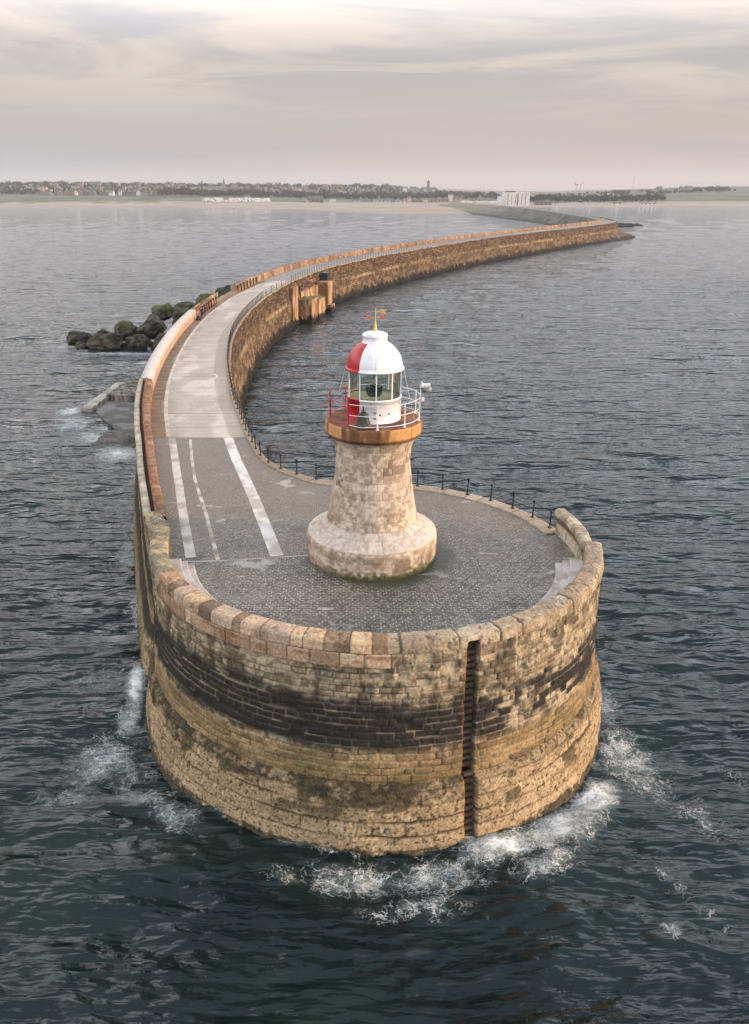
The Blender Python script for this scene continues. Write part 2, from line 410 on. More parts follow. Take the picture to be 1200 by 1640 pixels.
# -------------------------------------------------- wall patterns (true stone courses cut into the mesh)
def rough(P, a=.05, s=1.6, seed=1): return (fbm(P[..., 0] * s, P[..., 1] * s, P[..., 2] * s, seed, 4) - .5) * a * 2
SLOT0, SLOT1 = -73.05, -70.65      # chase for the ladder, degrees round the head
UP_E = [3.35, 3.72, 4.06, 4.40, 4.76, 5.14, 5.52, 5.88, 6.22, 6.54, 6.86, 7.18, 7.50, 7.82, 8.14, 8.46, 8.80, 9.20, 9.80, 10.5]
def head_ang(P):
    a = np.degrees(np.arctan2(P[..., 1] - CY, P[..., 0] - CX)); return np.where(a > 120, a - 360, a)
def slotmask(P):
    a = head_ang(P); return sst(a, SLOT0 - .12, SLOT0 + .1) * (1 - sst(a, SLOT1 - .1, SLOT1 + .12))
def pat_upper(U, O, Z, P, V, strength=1.0, rust=False):
    c, b, h, dj, dv, dh = blocks(U, Z + (fbm(U * .7, 0 * U, Z, 3, 2) - .5) * .05, UP_E, [.95, .7, .9, .75, .85, .7, .95, .62], 11)
    big = c >= len(UP_E) - 4
    nf = fbm(P[..., 0] * 3.2, P[..., 1] * 3.2, P[..., 2] * 3.2, 21, 4)
    nl = fbm(P[..., 0] * .35, P[..., 1] * .35, P[..., 2] * .35, 22, 3)
    st = fbm(U * 1.6, 0 * U, Z * .35, 23, 3)
    joint = np.exp(-(dj / .028) ** 2)
    disp = -.055 * np.exp(-(dj / .04) ** 2) + (h - .5) * .07 + rough(P, .05, 2.6, 31) + rough(P, .022, 9, 37)
    lost = (h < .06) & (c > 3)
    disp = disp - .10 * lost * sst(dj, .0, .06)
    col = mixc((176, 160, 132), (122, 106, 82), h)
    col = mixc(col, (190, 174, 142), sst(nf, .55, .7) * .55)
    col = mixc(col, (70, 62, 50), sst(nf, .49, .41) * (.75 - .3 * sst(Z, 7.0, 8.0)))                     # lichen and soot
    a = head_ang(P)
    # tidal black band, broken and patchy towards the right
    wob = (nl - .5) * 1.2 + (st - .5) * 1.1 + (nf - .5) * .9 + (h - .5) * .35
    band = sst(Z, 4.7 + wob * .4, 5.2 + wob * .4) * (1 - sst(Z, 6.9 + wob * .8, 7.7 + wob * .8))
    rgt = sst(a, -86, -62) * strength
    patch = sst(fbm(U * .45, 0 * U, Z * .8, 27, 3) + (h - .5) * .35, .44, .58)
    band = band * (1 - rgt * (1 - .85 * patch))
    band = np.clip(band * 1.25, 0, 1) * (.86 + .14 * sst(nf, .3, .6))
    col = mixc(col, (36, 34, 31), band * .95)
    drip = sst(st, .60, .70) * sst(Z, 5.0, 7.0) * .5
    col = mixc(col, (58, 50, 38), drip)
    # amber courses below it
    amb = 1 - sst(Z + wob * .4, 4.5, 5.2)
    col = mixc(col, mixc((164, 136, 92), (118, 96, 66), h), amb * .85)
    col = mixc(col, (98, 86, 50), amb * sst(fbm(U * .8, 0 * U, Z * 2, 29, 3), .53, .66) * .5)
    # pale lime-mortar joints
    ln = sst(fbm(U * .5, Z * .0, Z * 3, 33, 2), .38, .55)
    hor = np.exp(-(dv / .02) ** 2)
    col = mixc(col, (164, 150, 120), np.clip(joint * (.16 + .38 * ln) + hor * .22 * ln, 0, 1))
    col = mixc(col, (48, 41, 32), np.exp(-(dj / .022) ** 2) * (1 - ln) * .75)
    return disp, col
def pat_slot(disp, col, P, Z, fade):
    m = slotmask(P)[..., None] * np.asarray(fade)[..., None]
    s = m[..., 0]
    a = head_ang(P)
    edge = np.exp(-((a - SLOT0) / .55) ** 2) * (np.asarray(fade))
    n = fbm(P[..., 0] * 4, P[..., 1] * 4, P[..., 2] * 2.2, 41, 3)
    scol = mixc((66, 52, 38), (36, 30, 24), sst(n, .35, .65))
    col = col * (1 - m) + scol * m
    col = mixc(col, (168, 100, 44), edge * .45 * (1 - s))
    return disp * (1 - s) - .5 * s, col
def pat_head(U, O, Z, P, V):
    d_, c_ = pat_upper(U, O, Z, P, V)
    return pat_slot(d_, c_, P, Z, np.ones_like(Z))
LO_E = [-1.5, -.7, .1, .85, 1.6, 2.35, 3.02, 3.6]
def pat_found(U, O, Z, P, V, weed=0.0, slot=False):
    zz = Z + (fbm(U * .3, 0 * U, 0 * U, 51, 2) - .5) * .14
    c, b, h, dj, dv, dh = blocks(U, zz, LO_E, [1.7, 1.4, 1.9, 1.5, 1.7, 1.3], 61)
    nf = fbm(P[..., 0] * 4, P[..., 1] * 4, P[..., 2] * 4, 62, 4)
    npit = fbm(P[..., 0] * 11, P[..., 1] * 11, P[..., 2] * 11, 63, 3)
    nl = fbm(P[..., 0] * .5, P[..., 1] * .5, P[..., 2] * .8, 64, 3)
    worn = sst(nl, .42, .58)
    disp = -.10 * np.exp(-(dv / .07) ** 2) * (.35 + .65 * worn) - .06 * np.exp(-(dh / .05) ** 2) * worn + (h - .5) * .12 * worn + rough(P, .12, 1.2, 65) + rough(P, .035, 6, 66)
    col = mixc((182, 158, 122), (142, 120, 88), h * .6 + .4 * sst(nf, .4, .6))
    col = mixc(col, (204, 184, 146), sst(nf, .56, .7) * .6)
    col = mixc(col, (44, 36, 26), sst(npit, .60, .68) * .75)                   # barnacle pits
    col = mixc(col, (60, 48, 32), np.exp(-(dv / .05) ** 2) * (.35 + .55 * worn))
    col = mixc(col, (84, 66, 44), np.exp(-(dh / .035) ** 2) * worn * .6)
    g = sst(fbm(U * .75, 0 * U, Z * 1.1, 67, 5), .56, .64) * sst(Z, .9, 2.2)
    col = mixc(col, (64, 58, 36), g * .65)
    led = sst(Z + (fbm(U * .6, 0 * U, 0 * U, 69, 4) - .5) * 1.5, 2.6, 3.0) * (.3 + .7 * sst(nf, .4, .6))
    a = head_ang(P)
    col = mixc(col, (50, 44, 32), led * (.8 - .55 * sst(a, -88, -70)))
    wet = 1 - sst(Z + (nf - .5) * .9 + (nl - .5) * .6, -.05, .2)
    col = mixc(col, mixc((40, 36, 28), (84, 74, 54), sst(npit, .4, .6)), wet * .85); disp = disp + wet * (npit - .5) * .12
    if weed is not 0.0:
        wd = 1 - sst(Z + (fbm(U * .9, 0 * U, 0 * U, 68, 4) - .5) * 3.4, weed - .2, weed + .15)
        col = mixc(col, (22, 19, 14), wd * .97)
        disp = disp + wd * (.10 + .25 * (nf - .3))
    if slot:
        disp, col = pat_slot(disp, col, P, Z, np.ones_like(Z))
    return disp, col

# -------------------------------------------------- head: wall, foundation
RO = 12.15
hp = arc(RO, -183, -9.2, .043)
sweep(hp, 1, [(.30, 3.30), (.16, 5.0), (.02, 7.2), (-.03, 9.78)], .043, pat_head, pier, 'head_wall', M['stone'])
hf = arc(RO, -181, -7, .05)
sweep(hf, 1, [(1.25, -1.4), (1.05, -.2), (.86, 1.5), (.62, 3.02), (.50, 3.26), (.10, 3.42)], .05, lambda *a: pat_found(*a, slot=True), pier, 'foundation', M['stone'])
# sea side
lw = offset(cut(LP, 40.9, 152, .09), 1.22 - .42 * (1 - sst(cut(LP, 40.9, 152, .09)[:, 1], 40.9, 43.6)), -1)
def pat_seaf(U, O, Z, P, V):
    d_, c_ = pat_found(U, O, Z, P, V)
    n = fbm(U * .4, 0 * U, Z * .25, 71, 3)
    c_ = mixc(c_, mixc((126, 110, 78), (82, 73, 50), sst(n, .35, .65)), .6 * sst(P[..., 1], 40.9, 48))
    c_ = mixc(c_, (38, 36, 26), sst(Z, 2.7, 3.2) * .8)
    return d_, c_
def pat_seaw(U, O, Z, P, V): return pat_upper(U + 50, O, Z, P, V, 0.0)
sweep(lw, -1, [(.28, 3.30), (.16, 5.0), (.02, 7.2), (-.02, 9.9)], .09, pat_seaw, pier, 'sea_wall', M['stone'])
sweep(lw, -1, [(1.25, -1.4), (1.05, -.2), (.86, 1.5), (.62, 3.02), (.50, 3.26), (.10, 3.42)], .09, pat_seaf, pier, 'foundation', M['stone'])
lw2 = offset(cut(LP, 151.8, 512, .6), 1.0, -1)
sweep(lw2, -1, [(2.2, -1.4), (1.3, 1.0), (.7, 3.0), (0, 8.8)], .5, lambda *a: pat_upper(*a, 0.0), pier, 'sea_wall', M['stone'])
# harbour side: behind the head, then round the bend
hb0 = np.vstack([arc(11.45, -12, 94, .12), cut(RP, 52.9, 82, .12)])
hb0 = resamp(hb0, .12)
def pat_harb(U, O, Z, P, V):
    c, b, h, dj, dv, dh = blocks(U, Z, [-2, -.5, 1, 1.5, 2.0, 2.5, 3.0, 3.5, 4.0, 4.45, 4.85, 5.3, 5.75, 6.2, 6.65, 7.1, 7.55, 8.0, 8.4, 8.9], [1.5, 1.3, 1.7, 1.2], 81)
    nf = fbm(P[..., 0] * 2, P[..., 1] * 2, P[..., 2] * 2, 82, 4); st = fbm(U * .55, 0 * U, Z * 1.0, 83, 5)
    nl = fbm(U * .12, 0 * U, Z * .3, 84, 3)
    disp = -.07 * np.exp(-(dj / .07) ** 2) + (h - .5) * .16 + rough(P, .10, 1.3, 85)
    col = mixc((144, 117, 88), (82, 66, 50), h * .75 + .25 * nf)
    up = sst(Z, 4.9, 5.5)
    col = mixc(col, (62, 46, 32), np.clip(up * (sst(h, .45, .6) * .6 + sst(nf, .5, .62) * .5), 0, .9))
    col = mixc(col, (48, 36, 26), np.exp(-(dv / .10) ** 2) * up * .85)
    col = mixc(col, (150, 130, 102), (1 - up) * sst(st, .50, .62) * .5)
    col = mixc(col, (70, 58, 42), (1 - up) * sst(st, .50, .38) * .75)
    col = mixc(col, (48, 38, 28), np.exp(-(dv / .09) ** 2) * (1 - up) * .5)
    col = mixc(col, (52, 42, 30), (1 - up) * sst(nf, .52, .62) * .6)
    col = mixc(col, (186, 166, 120), np.exp(-((Z - 4.75) / .35) ** 2) * sst(nl, .46, .62) * .5)
    col = mixc(col, (96, 92, 44), np.exp(-((Z - 4.9) / .8) ** 2) * sst(nl, .5, .4) * sst(nf, .45, .6) * .8)
    wn = fbm(U * .8, 0 * U, 0 * U, 86, 4)
    wd = 1 - sst(Z + (wn - .5) * 2.6 + (nf - .5) * 1.6, .9, 1.5)
    col = mixc(col, (24, 20, 15), wd * .95); disp = disp + wd * (.15 + .5 * (nf - .4))
    return disp, col
PROFH = [(1.1, -1.5), (.75, 1.0), (.45, 3.6), (.40, 4.5), (.22, 4.9), (.05, 7.0), (0, 8.78)]
sweep(hb0, 1, PROFH, .15, pat_harb, pier, 'harbour_wall', M['stone'])
sweep(cut(RP, 81.8, 262, .11), 1, PROFH, .11, pat_harb, pier, 'harbour_wall', M['stone'], u0=100)
hb2 = cut(RP, 261.6, 598, .35)
g = sst(arclen(hb2), 190, 290)
def far_harb():
    N = normals(hb2, 1); pr = resamp(np.asarray(PROFH), .25); spread = 1 + g[:, None] * 13 * np.clip((6.5 - pr[None, :, 1]) / 8, 0, 1)
    P = np.empty((len(hb2), len(pr), 3)); off = pr[None, :, 0] * spread + g[:, None] * 1.0 * np.clip((6.5 - pr[None, :, 1]) / 8, 0, 1)
    P[..., 0] = hb2[:, 0, None] + N[:, 0, None] * off; P[..., 1] = hb2[:, 1, None] + N[:, 1, None] * off; P[..., 2] = pr[None, :, 1]
    U = np.broadcast_to(arclen(hb2)[:, None], off.shape)
    dd, col = pat_harb(U + 300, off, P[..., 2].copy(), P.copy(), off)
    dd = dd * 1.6 + (fbm(P[..., 0] * .35, P[..., 1] * .35, P[..., 2] * .6, 88, 3) - .5) * 3 * g[:, None]
    P[..., 0] += N[:, 0, None] * dd; P[..., 1] += N[:, 1, None] * dd
    me = mesh_np('harbour_wall', P.reshape(-1, 3), grid_faces(*off.shape), col)
    link('harbour_wall', me, M['stone'], pier)
far_harb()

# -------------------------------------------------- deck surfaces (structure)
def pts3(P, z): return np.c_[P, np.full(len(P), z)]
def poly_sheet(name, P, z, m, **kw):
    bm = NB(); vs = [bm.verts.new((p[0], p[1], z)) for p in P]; f = bm.faces.new(vs)
    bmesh.ops.triangulate(bm, faces=[f])
    return bm_obj(name, bm, m, **kw)
Yj = 63.2
Lnear = cut(LP, 41.2, Yj, .5); Rnear = cut(RP, 52.6, Yj, .4)
Lnear[-1] = (-15.42, Yj); Rnear[-1] = (-7.2, Yj)
outline = np.vstack([offset(Lnear, .15, -1)[::-1], arc(11.42, 180, 455, .6), Rnear])
poly_sheet('paved_deck', outline, D, M['setts'], kind='structure')
def loft_deck(name, y0, y1, du, nv, m, pat, parent=None, **kw):
    a = cut(LP, y0, y1, du)
    # matching right-hand stations: nearest along the normal
    n = len(a); b = resamp(RP[(RP[:, 1] >= y0) & (RP[:, 1] <= y1 + (0 if y1 > 400 else 0))], 10 ** 9 if n < 2 else arclen(cut(RP, y0, y1, .5))[-1] / (n - 1))
    b = b[:n] if len(b) >= n else np.vstack([b, np.repeat(b[-1:], n - len(b), 0)])
    a = offset(a, .1, -1); t = np.linspace(0, 1, nv)
    P = np.empty((n, nv, 3)); P[..., :2] = a[:, None] * (1 - t[None, :, None]) + b[:, None] * t[None, :, None]; P[..., 2] = D
    Wd = np.hypot(*(b - a).T)
    U = np.broadcast_to(arclen(a)[:, None], (n, nv)); T = Wd[:, None] * t[None]
    col = pat(U, T, Wd[:, None] * (1 - t[None]), P)
    return link(name, mesh_np(name, P.reshape(-1, 3), grid_faces(n, nv, flip=True), col), m, parent, **kw)
def pat_conc(U, T, Rr, P):
    n = fbm(P[..., 0] * .6, P[..., 1] * .35, 0 * U, 91, 5); n2 = fbm(P[..., 0] * .12, P[..., 1] * .1, 0 * U, 92, 3); n3 = fbm(T * .25, U * 3.5, 0 * U, 97, 3)
    col = mixc((158, 146, 132), (184, 174, 160), n * .6 + n2 * .4)
    col = mixc(col, (206, 196, 184), sst(fbm(P[..., 0] * .4, P[..., 1] * .16, 0 * U, 93, 4), .56, .7) * .6)
    col = mixc(col, (140, 126, 110), sst(n3, .55, .7) * .4)
    sl = np.abs((U / 5.2 + .03 * n) % 1 - .5) * 5.2
    col = mixc(col, (118, 108, 96), np.exp(-(sl / .05) ** 2) * .65)
    l2 = np.exp(-((Rr - 1.75) / .05) ** 2) * (U < 55); col = mixc(col, (122, 112, 100), l2 * .7)
    col = mixc(col, (138, 128, 112), sst(Rr, 1.8, 1.6) * .55)
    br = sst(T + (n - .5) * .9, 1.5, 1.15)                                       # rust-brown gutter under the sea wall
    col = mixc(col, mixc((128, 104, 80), (96, 78, 62), sst(fbm(T * .5, U * 2.6, 0 * U, 95, 3), .4, .65)), br * .85)
    col = mixc(col, (128, 112, 94), sst(T, 3.2, 1.6) * sst(n, .45, .6) * .4)
    return col
loft_deck('concrete_road', Yj, 181, .22, 60, M['deck'], pat_conc, kind='structure')
def pat_asph(U, T, Rr, P):
    n = fbm(P[..., 0] * .2, P[..., 1] * .1, 0 * U, 96, 4)
    col = mixc((122, 120, 116), (146, 140, 130), n)
    col = mixc(col, (160, 148, 130), sst(T, 1.6, 1.2) * .6)
    return col
loft_deck('asphalt_road', 181, 512, 1.2, 12, M['deck'], pat_asph, kind='structure')
# pale stone wheel strips let into the setts, and the joint across the head
def strip(name, ctrl, wid, z, col, var, seed, **kw):
    p = catmull(ctrl, .12); n = normals(p, 1)
    wob = (fbm(arclen(p) * 1.2, 0, 0, seed, 3) - .5) * .16
    P = np.empty((len(p), 5, 3)); t = np.linspace(-.5, .5, 5)
    for k in range(5): P[:, k, :2] = p + n * (t[k] * wid + wob * (.35 if k in (0, 4) else .0))[:, None]
    P[..., 2] = z
    q = fbm(P[..., 0] * 1.1, P[..., 1] * 1.1, 0 * P[..., 0], seed, 4); c = mixc(col, var, sst(q, .35, .7))
    return link(name, mesh_np(name, P.reshape(-1, 3), grid_faces(len(p), 5), c), M['deck'], **kw)
strip('kerb_strip', [(-13.75, 63.1), (-12.9, 59.5), (-11.6, 54), (-9.7, 46), (-8.3, 40.3)], .56, D + .006, (200, 194, 184), (158, 148, 134), 101, kind='structure')
strip('kerb_strip', [(-12.2, 62.7), (-10.4, 54), (-8.5, 46.9), (-7.3, 42.2), (-6.75, 40.0)], .22, D + .006, (190, 180, 164), (140, 128, 112), 102, kind='structure')
strip('kerb_strip', [(-9.2, 63.2), (-8.0, 58.2), (-6.9, 54), (-5.35, 48), (-3.55, 40.5)], .74, D + .006, (206, 202, 194), (168, 160, 148), 103, kind='structure')
strip('kerb_strip', [(-8.6, 39.75), (-6.6, 39.9), (-3.7, 40.3), (-1.7, 40.6)], .13, D + .005, (180, 174, 160), (140, 134, 122), 104, kind='structure')
lo = offset(cut(LP, 63.4, 175, .3), 1.35, 1)
strip('kerb_strip', lo[::12], .34, D + .005, (196, 188, 174), (172, 160, 142), 105, kind='structure')
strip('kerb_strip', offset(cut(LP, 185, 330, .3), 1.5, 1)[::14], .3, D + .005, (176, 170, 158), (130, 124, 114), 106, kind='structure')
# scraped pale mark left in the concrete
strip('kerb_strip', [(-13.9, 84.6), (-13.4, 85.3), (-13.4, 86.3), (-13.8, 87.2)], .28, D + .006, (208, 200, 186), (190, 180, 164), 107, kind='structure')

# stone kerb along the harbour edge (a real step)
def pat_kerb(U, O, Z, P, V):
    c, b, h, dj, dv, dh = blocks(U, Z * 0, [-1, 1], [1.35], 111)
    n = fbm(P[..., 0] * 1.4, P[..., 1] * 1.4, 0 * U, 112, 4)
    col = mixc((178, 164, 142), (150, 134, 112), h * .5 + n * .5); col = mixc(col, (96, 84, 68), np.exp(-(dh / .035) ** 2) * .8)
    f = sst(P[..., 1], 50, 56); col = mixc(col, (128, 108, 86), f * .55)
    return -.02 * np.exp(-(dh / .04) ** 2) + (h - .5) * .012, col
kp = resamp(np.vstack([arc(11.45, 13.5, 94, .15), cut(RP, 52.9, 110, .15)]), .12)
kw_ = .95 - .45 * sst(arclen(kp), 16, 26)
def kerb(path, width, name, h=.05):
    N = normals(path, 1); prof = [(0.0, D - .15), (.03, D + h - .02), (.0, D + h)] 
    ts = np.linspace(0, 1, 7)
    Pn = []; 
    cols = [np.c_[path + N * .03, np.full(len(path), D - .2)], np.c_[path + N * .03, np.full(len(path), D + h - .02)]]
    for t in ts: cols.append(np.c_[path - N * (t * np.asarray(width))[:, None] if np.ndim(width) else path - N * t * width, np.full(len(path), D + h)])
    e = cols[-1].copy(); e[:, 2] = D - .05; cols.append(e)
    P = np.stack(cols, 1); U = np.broadcast_to(arclen(path)[:, None], P.shape[:2])
    dd, col = pat_kerb(U, 0 * U, 0 * U, P.copy(), U); P[..., 2] += dd
    return link(name, mesh_np(name, P.reshape(-1, 3), grid_faces(len(path), P.shape[1], flip=True), col), M['stone'], pier)
kerb(kp, kw_, 'kerb')
kerb(cut(RP, 110.1, 330, .5), .5, 'kerb', .05)

# end face of the coping at the step, and the thinner end piece beyond it
def end_cap(path_pt, n, prof, name, parent, col=(168, 152, 128)):
    V = np.array([(path_pt[0] + n[0] * o, path_pt[1] + n[1] * o, z) for o, z in prof]); bm = NB()
    f = bm.faces.new([bm.verts.new(v) for v in V]); bmesh.ops.triangulate(bm, faces=[f], ngon_method='EAR_CLIP'); bm.verts.index_update()
    V = np.array([v.co[:] for v in bm.verts]); F = np.array([[v.index for v in f.verts] for f in bm.faces]); bm.free()
    return link(name, mesh_np(name, V, F, np.tile(np.array(col, float), (len(V), 1)), False), M['stone'], parent)
# -------------------------------------------------- parapet of the head
A0, AB, AC, A1 = -183, -152, -89.5, -9.6
ppt = empty('head_parapet', (CX, CY - RO, D), label='low curved parapet with thick coping blocks round the seaward edge of the pierhead', cat='parapet wall'); WORLD.add(ppt.name)
PAL = np.array([(190, 162, 128), (166, 134, 104), (134, 110, 86), (200, 178, 148), (148, 120, 96), (184, 158, 134), (116, 98, 78), (196, 168, 132), (174, 152, 130)], float)
def pal(h, k=0): return PAL[np.clip((h * 997 % 1 * len(PAL)).astype(int), 0, len(PAL) - 1)]
def pat_coping(U, O, Z, P, V, kind='B'):
    a = head_ang(P)
    wB = sst(a, AB - .4, AB + .4) * (1 - sst(a, AC - .2, AC + .2)); wA = 1 - sst(a, AB - .4, AB + .4)
    n = fbm(P[..., 0] * 1.8, P[..., 1] * 1.8, P[..., 2] * 1.8, 121, 5); n2 = fbm(P[..., 0] * .5, P[..., 1] * .5, P[..., 2] * .5, 122, 3); nf = fbm(P[..., 0] * 7, P[..., 1] * 7, P[..., 2] * 7, 123, 3)
    L = .92
    c1, b1, h1, _, _, d1 = blocks(U, U * 0, [-1, 1], [.98], 125)
    c2, b2, h2, _, _, d2 = blocks(U, U * 0, [-1, 1], [1.75], 126)
    cB = pal(h1); cB = mixc(cB, (112, 92, 74), sst(n, .56, .66) * .35); cB = mixc(cB, (214, 186, 146), sst(n, .42, .32) * .4)
    cC = mixc((176, 160, 136), (156, 136, 110), h2); cC = mixc(cC, (136, 120, 98), sst(n2, .45, .6) * .6); cC = mixc(cC, (196, 182, 158), sst(n, .54, .66) * .5)
    cC = mixc(cC, (96, 86, 70), sst(nf, .62, .7) * .6)
    cA = mixc((172, 154, 120), (118, 112, 94), sst(n, .40, .62)); cA = mixc(cA, (136, 124, 88), sst(n2 * .5 + n * .5, .45, .6) * .3)
    cA = mixc(cA, (78, 76, 62), sst(nf, .58, .68) * .5)
    col = cC * (1 - wA - wB)[..., None] + cB * wB[..., None] + cA * wA[..., None]
    col = mixc(col, (74, 60, 46), np.exp(-(d1 / .025) ** 2) * wB * .7); col = mixc(col, (78, 66, 50), np.exp(-(d2 / .04) ** 2) * (1 - wA - wB) * .8)
    disp = -.03 * np.exp(-(d1 / .035) ** 2) * wB - .05 * np.exp(-(d2 / .05) ** 2) * (1 - wA - wB) + rough(P, .05, 1.2, 127) * (1 - .7 * wB) + rough(P, .02, 7, 128)
    disp = disp + (h1 - .5) * .03 * wB + (h2 - .5) * .05 * (1 - wA - wB) + rough(P, .06, .6, 129) * wA
    chip = sst(fbm(P[..., 0] * 2.2, P[..., 1] * 2.2, P[..., 2] * 2.2, 130, 3), .66, .74); disp = disp - chip * .06
    col = mixc(col, (110, 92, 72), chip * .5)
    return disp, col
def pat_cop_slot(U, O, Z, P, V):
    d_, c_ = pat_coping(U, O, Z, P, V)
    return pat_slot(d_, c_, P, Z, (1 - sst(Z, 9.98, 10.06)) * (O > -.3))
COP = [(-.90, 8.75), (-.90, 9.95), (-.93, 10.02), (-.93, 10.22), (-.84, 10.33), (-.30, 10.36), (-.10, 10.33), (.0, 10.22), (.03, 9.95), (.03, 9.79), (-.05, 9.76)]
cpath = np.vstack([lw[lw[:, 1] < 43.2][::-1][:-1], arc(RO, -180, A1, .045)]); cpath = resamp(cpath, .045)
end_cap(cpath[0], normals(cpath, 1)[0], COP, 'coping', ppt, (150, 138, 110))
sweep(cpath, 1, COP[::-1], .045, pat_cop_slot, ppt, 'coping', M['stone'])
def pat_2nd(U, O, Z, P, V):
    c1, b1, h1, _, _, d1 = blocks(U + .45, U * 0, [-1, 1], [1.05], 135)
    n = fbm(P[..., 0] * 1.2, P[..., 1] * 1.2, P[..., 2] * 5, 136, 4)
    col = mixc((202, 178, 146), (158, 130, 102), np.minimum(1, h1 * 1.1)); col = mixc(col, (128, 92, 64), sst(n, .52, .68) * .6)
    col = mixc(col, (70, 54, 40), np.exp(-(d1 / .022) ** 2) * .8)
    return -.03 * np.exp(-(d1 / .03) ** 2) + (h1 - .5) * .02 + rough(P, .012, 8, 137), col
sweep(arc(RO, -150.5, -88.2, .045), 1, [(-.05, 9.08), (.045, 9.10), (.045, 9.745), (-.05, 9.76)], .045, pat_2nd, ppt, 'coping_course', M['stone'])
def radial(a): return np.array([CX + RO * math.cos(rad(a)), CY + RO * math.sin(rad(a))]), np.array([math.cos(rad(a)), math.sin(rad(a))])
p, n = radial(A1); end_cap(p, n, [(-.9, 8.75)] + COP[1:8] + [(.03, 9.78), (.05, 3.2), (-.9, 3.2)], 'coping', ppt)
RD = 11.72
THIN = [(-.05, 8.2), (0, 9.7), (.03, 9.95), (.0, 10.18), (-.12, 10.32), (-.55, 10.36), (-.68, 10.28), (-.72, 10.05), (-.68, 9.92), (-.45, 9.90), (-.42, 9.42), (-.52, 9.36), (-.58, 8.75)]
def pat_thin(U, O, Z, P, V):
    c2, b2, h2, _, _, d2 = blocks(U, U * 0, [-1, 1], [1.5], 141)
    n = fbm(P[..., 0] * 1.8, P[..., 1] * 1.8, P[..., 2] * 1.8, 142, 5)
    col = mixc((188, 176, 154), (146, 132, 110), sst(n, .35, .65)); col = mixc(col, (92, 74, 54), sst(Z, 9.35, 9.45) * (1 - sst(Z, 9.85, 9.95)) * (O < -.35) * .8)
    col = mixc(col, (72, 62, 50), np.exp(-(d2 / .04) ** 2) * .7)
    return -.04 * np.exp(-(d2 / .05) ** 2) + rough(P, .05, 1.5, 143) + rough(P, .02, 7, 144), col
n_ = np.array([math.cos(rad(-10.2)), math.sin(rad(-10.2))]); end_cap(np.array([CX, CY]) + RD * n_, n_, THIN, 'end_coping', ppt, (160, 146, 124))
sweep(arc(RD, -10.2, 14.2, .05), 1, THIN, .05, pat_thin, ppt, 'end_coping', M['stone'])
a_ = 14.2; p = np.array([CX + RD * math.cos(rad(a_)), CY + RD * math.sin(rad(a_))]); end_cap(p, np.array([math.cos(rad(a_)), math.sin(rad(a_))]), THIN, 'end_coping', ppt, (180, 168, 146))

# ladder in its chase
bm = NB(); aa = rad(-71.85); bm_box(bm, (CX + 11.40 * math.cos(aa), CY + 11.40 * math.sin(aa), 4.35), (.8, .5, 10.8), rz=aa + math.pi / 2); bm_obj('chase_back', bm, M['rungm'], pier)
lad = empty('wall_ladder', (CX + 12.0 * math.cos(rad(-71.85)), CY + 12.0 * math.sin(rad(-71.85)), .3), rad(-71.85 + 90), label='narrow brown ladder of flat rungs sunk in a slot down the pierhead wall', cat='ladder')
for k in range(28):
    z = .0 + k * .335; zw = z + .3; off = (.30 * max(0, 1 - (zw - 3.3) / 3.9)) if zw > 3.35 else 1.1 - .16 * zw
    bm = NB(); bm_box(bm, (random.uniform(-.01, .01), .20 - off, z), (.50, .22, .19 + random.uniform(-.02, .03)), bev=.03, rot=Matrix.Rotation(random.uniform(-.04, .04), 4, 'Y'))
    bm_obj('rung', bm, M['rungm'], lad)

# -------------------------------------------------- curved stepped seats inside the parapet
def seat(a0, a1, lbl):
    t = empty('stone_bench', (CX + 10.6 * math.cos(rad((a0 + a1) / 2)), CY + 10.6 * math.sin(rad((a0 + a1) / 2)), D), label=lbl, cat='bench', group='curved stone benches inside the parapet'); WORLD.add(t.name)
    def pt(U, O, Z, P, V):
        n = fbm(P[..., 0] * 1.5, P[..., 1] * 1.5, P[..., 2] * 1.5, 151, 4); return rough(P, .01, 3, 152), mixc((184, 178, 172), (156, 148, 138), sst(n, .35, .65))
    for nm, r0, r1, z0, z1 in (('step', 9.87, 10.32, D - .05, D + .17), ('step', 10.23, 10.66, D + .1, D + .34), ('seat_slab', 10.57, 11.27, D + .28, D + .52)):
        pr = [(r1 - 10, z0), (r1 - 10, z1), (r0 - 10 + .03, z1), (r0 - 10, z1 - .04), (r0 - 10, z0)]
        p = arc(10, a0, a1, .08)
        o = sweep(p, 1, pr, .05, pt, t, nm, M['deck'])
        for aa in (a0, a1):
            nn = np.array([math.cos(rad(aa)), math.sin(rad(aa))]); end_cap(np.array([CX + 10 * nn[0], CY + 10 * nn[1]]), nn, pr, nm, t, (176, 170, 162))
    return t
seat(-62, -9.5, 'pale curved stone bench with steps under the parapet, right side of the pierhead')
seat(-170, -118, 'pale curved stone bench with steps by the parapet, left side of the pierhead')

# -------------------------------------------------- sea parapet up the pier
def pat_plain(c0, c1, jl, seed, extra=None):
    def f(U, O, Z, P, V):
        c_, b_, h, _, _, d = blocks(U, U * 0, [-1, 1], [jl], seed)
        n = fbm(P[..., 0] * 1.6, P[..., 1] * 1.6, P[..., 2] * 1.6, seed + 1, 5)
        col = mixc(c0, c1, np.clip(h * .5 + sst(n, .35, .65) * .6, 0, 1)); col = mixc(col, (80, 60, 44), np.exp(-(d / .04) ** 2) * .6)
        dd = -.03 * np.exp(-(d / .05) ** 2) + rough(P, .03, 2, seed + 2)
        if extra: dd, col = extra(dd, col, U, O, Z, P, h, n)
        return dd, col
    return f
sp = empty('sea_parapet', (-17, 65, D), label='thick old parapet at the left edge with a rusty brown channel along its top', cat='parapet wall'); WORLD.add(sp.name)
q = cut(LP, 43.3, 79.2, .1); T1 = 1.25 + 0 * arclen(q)
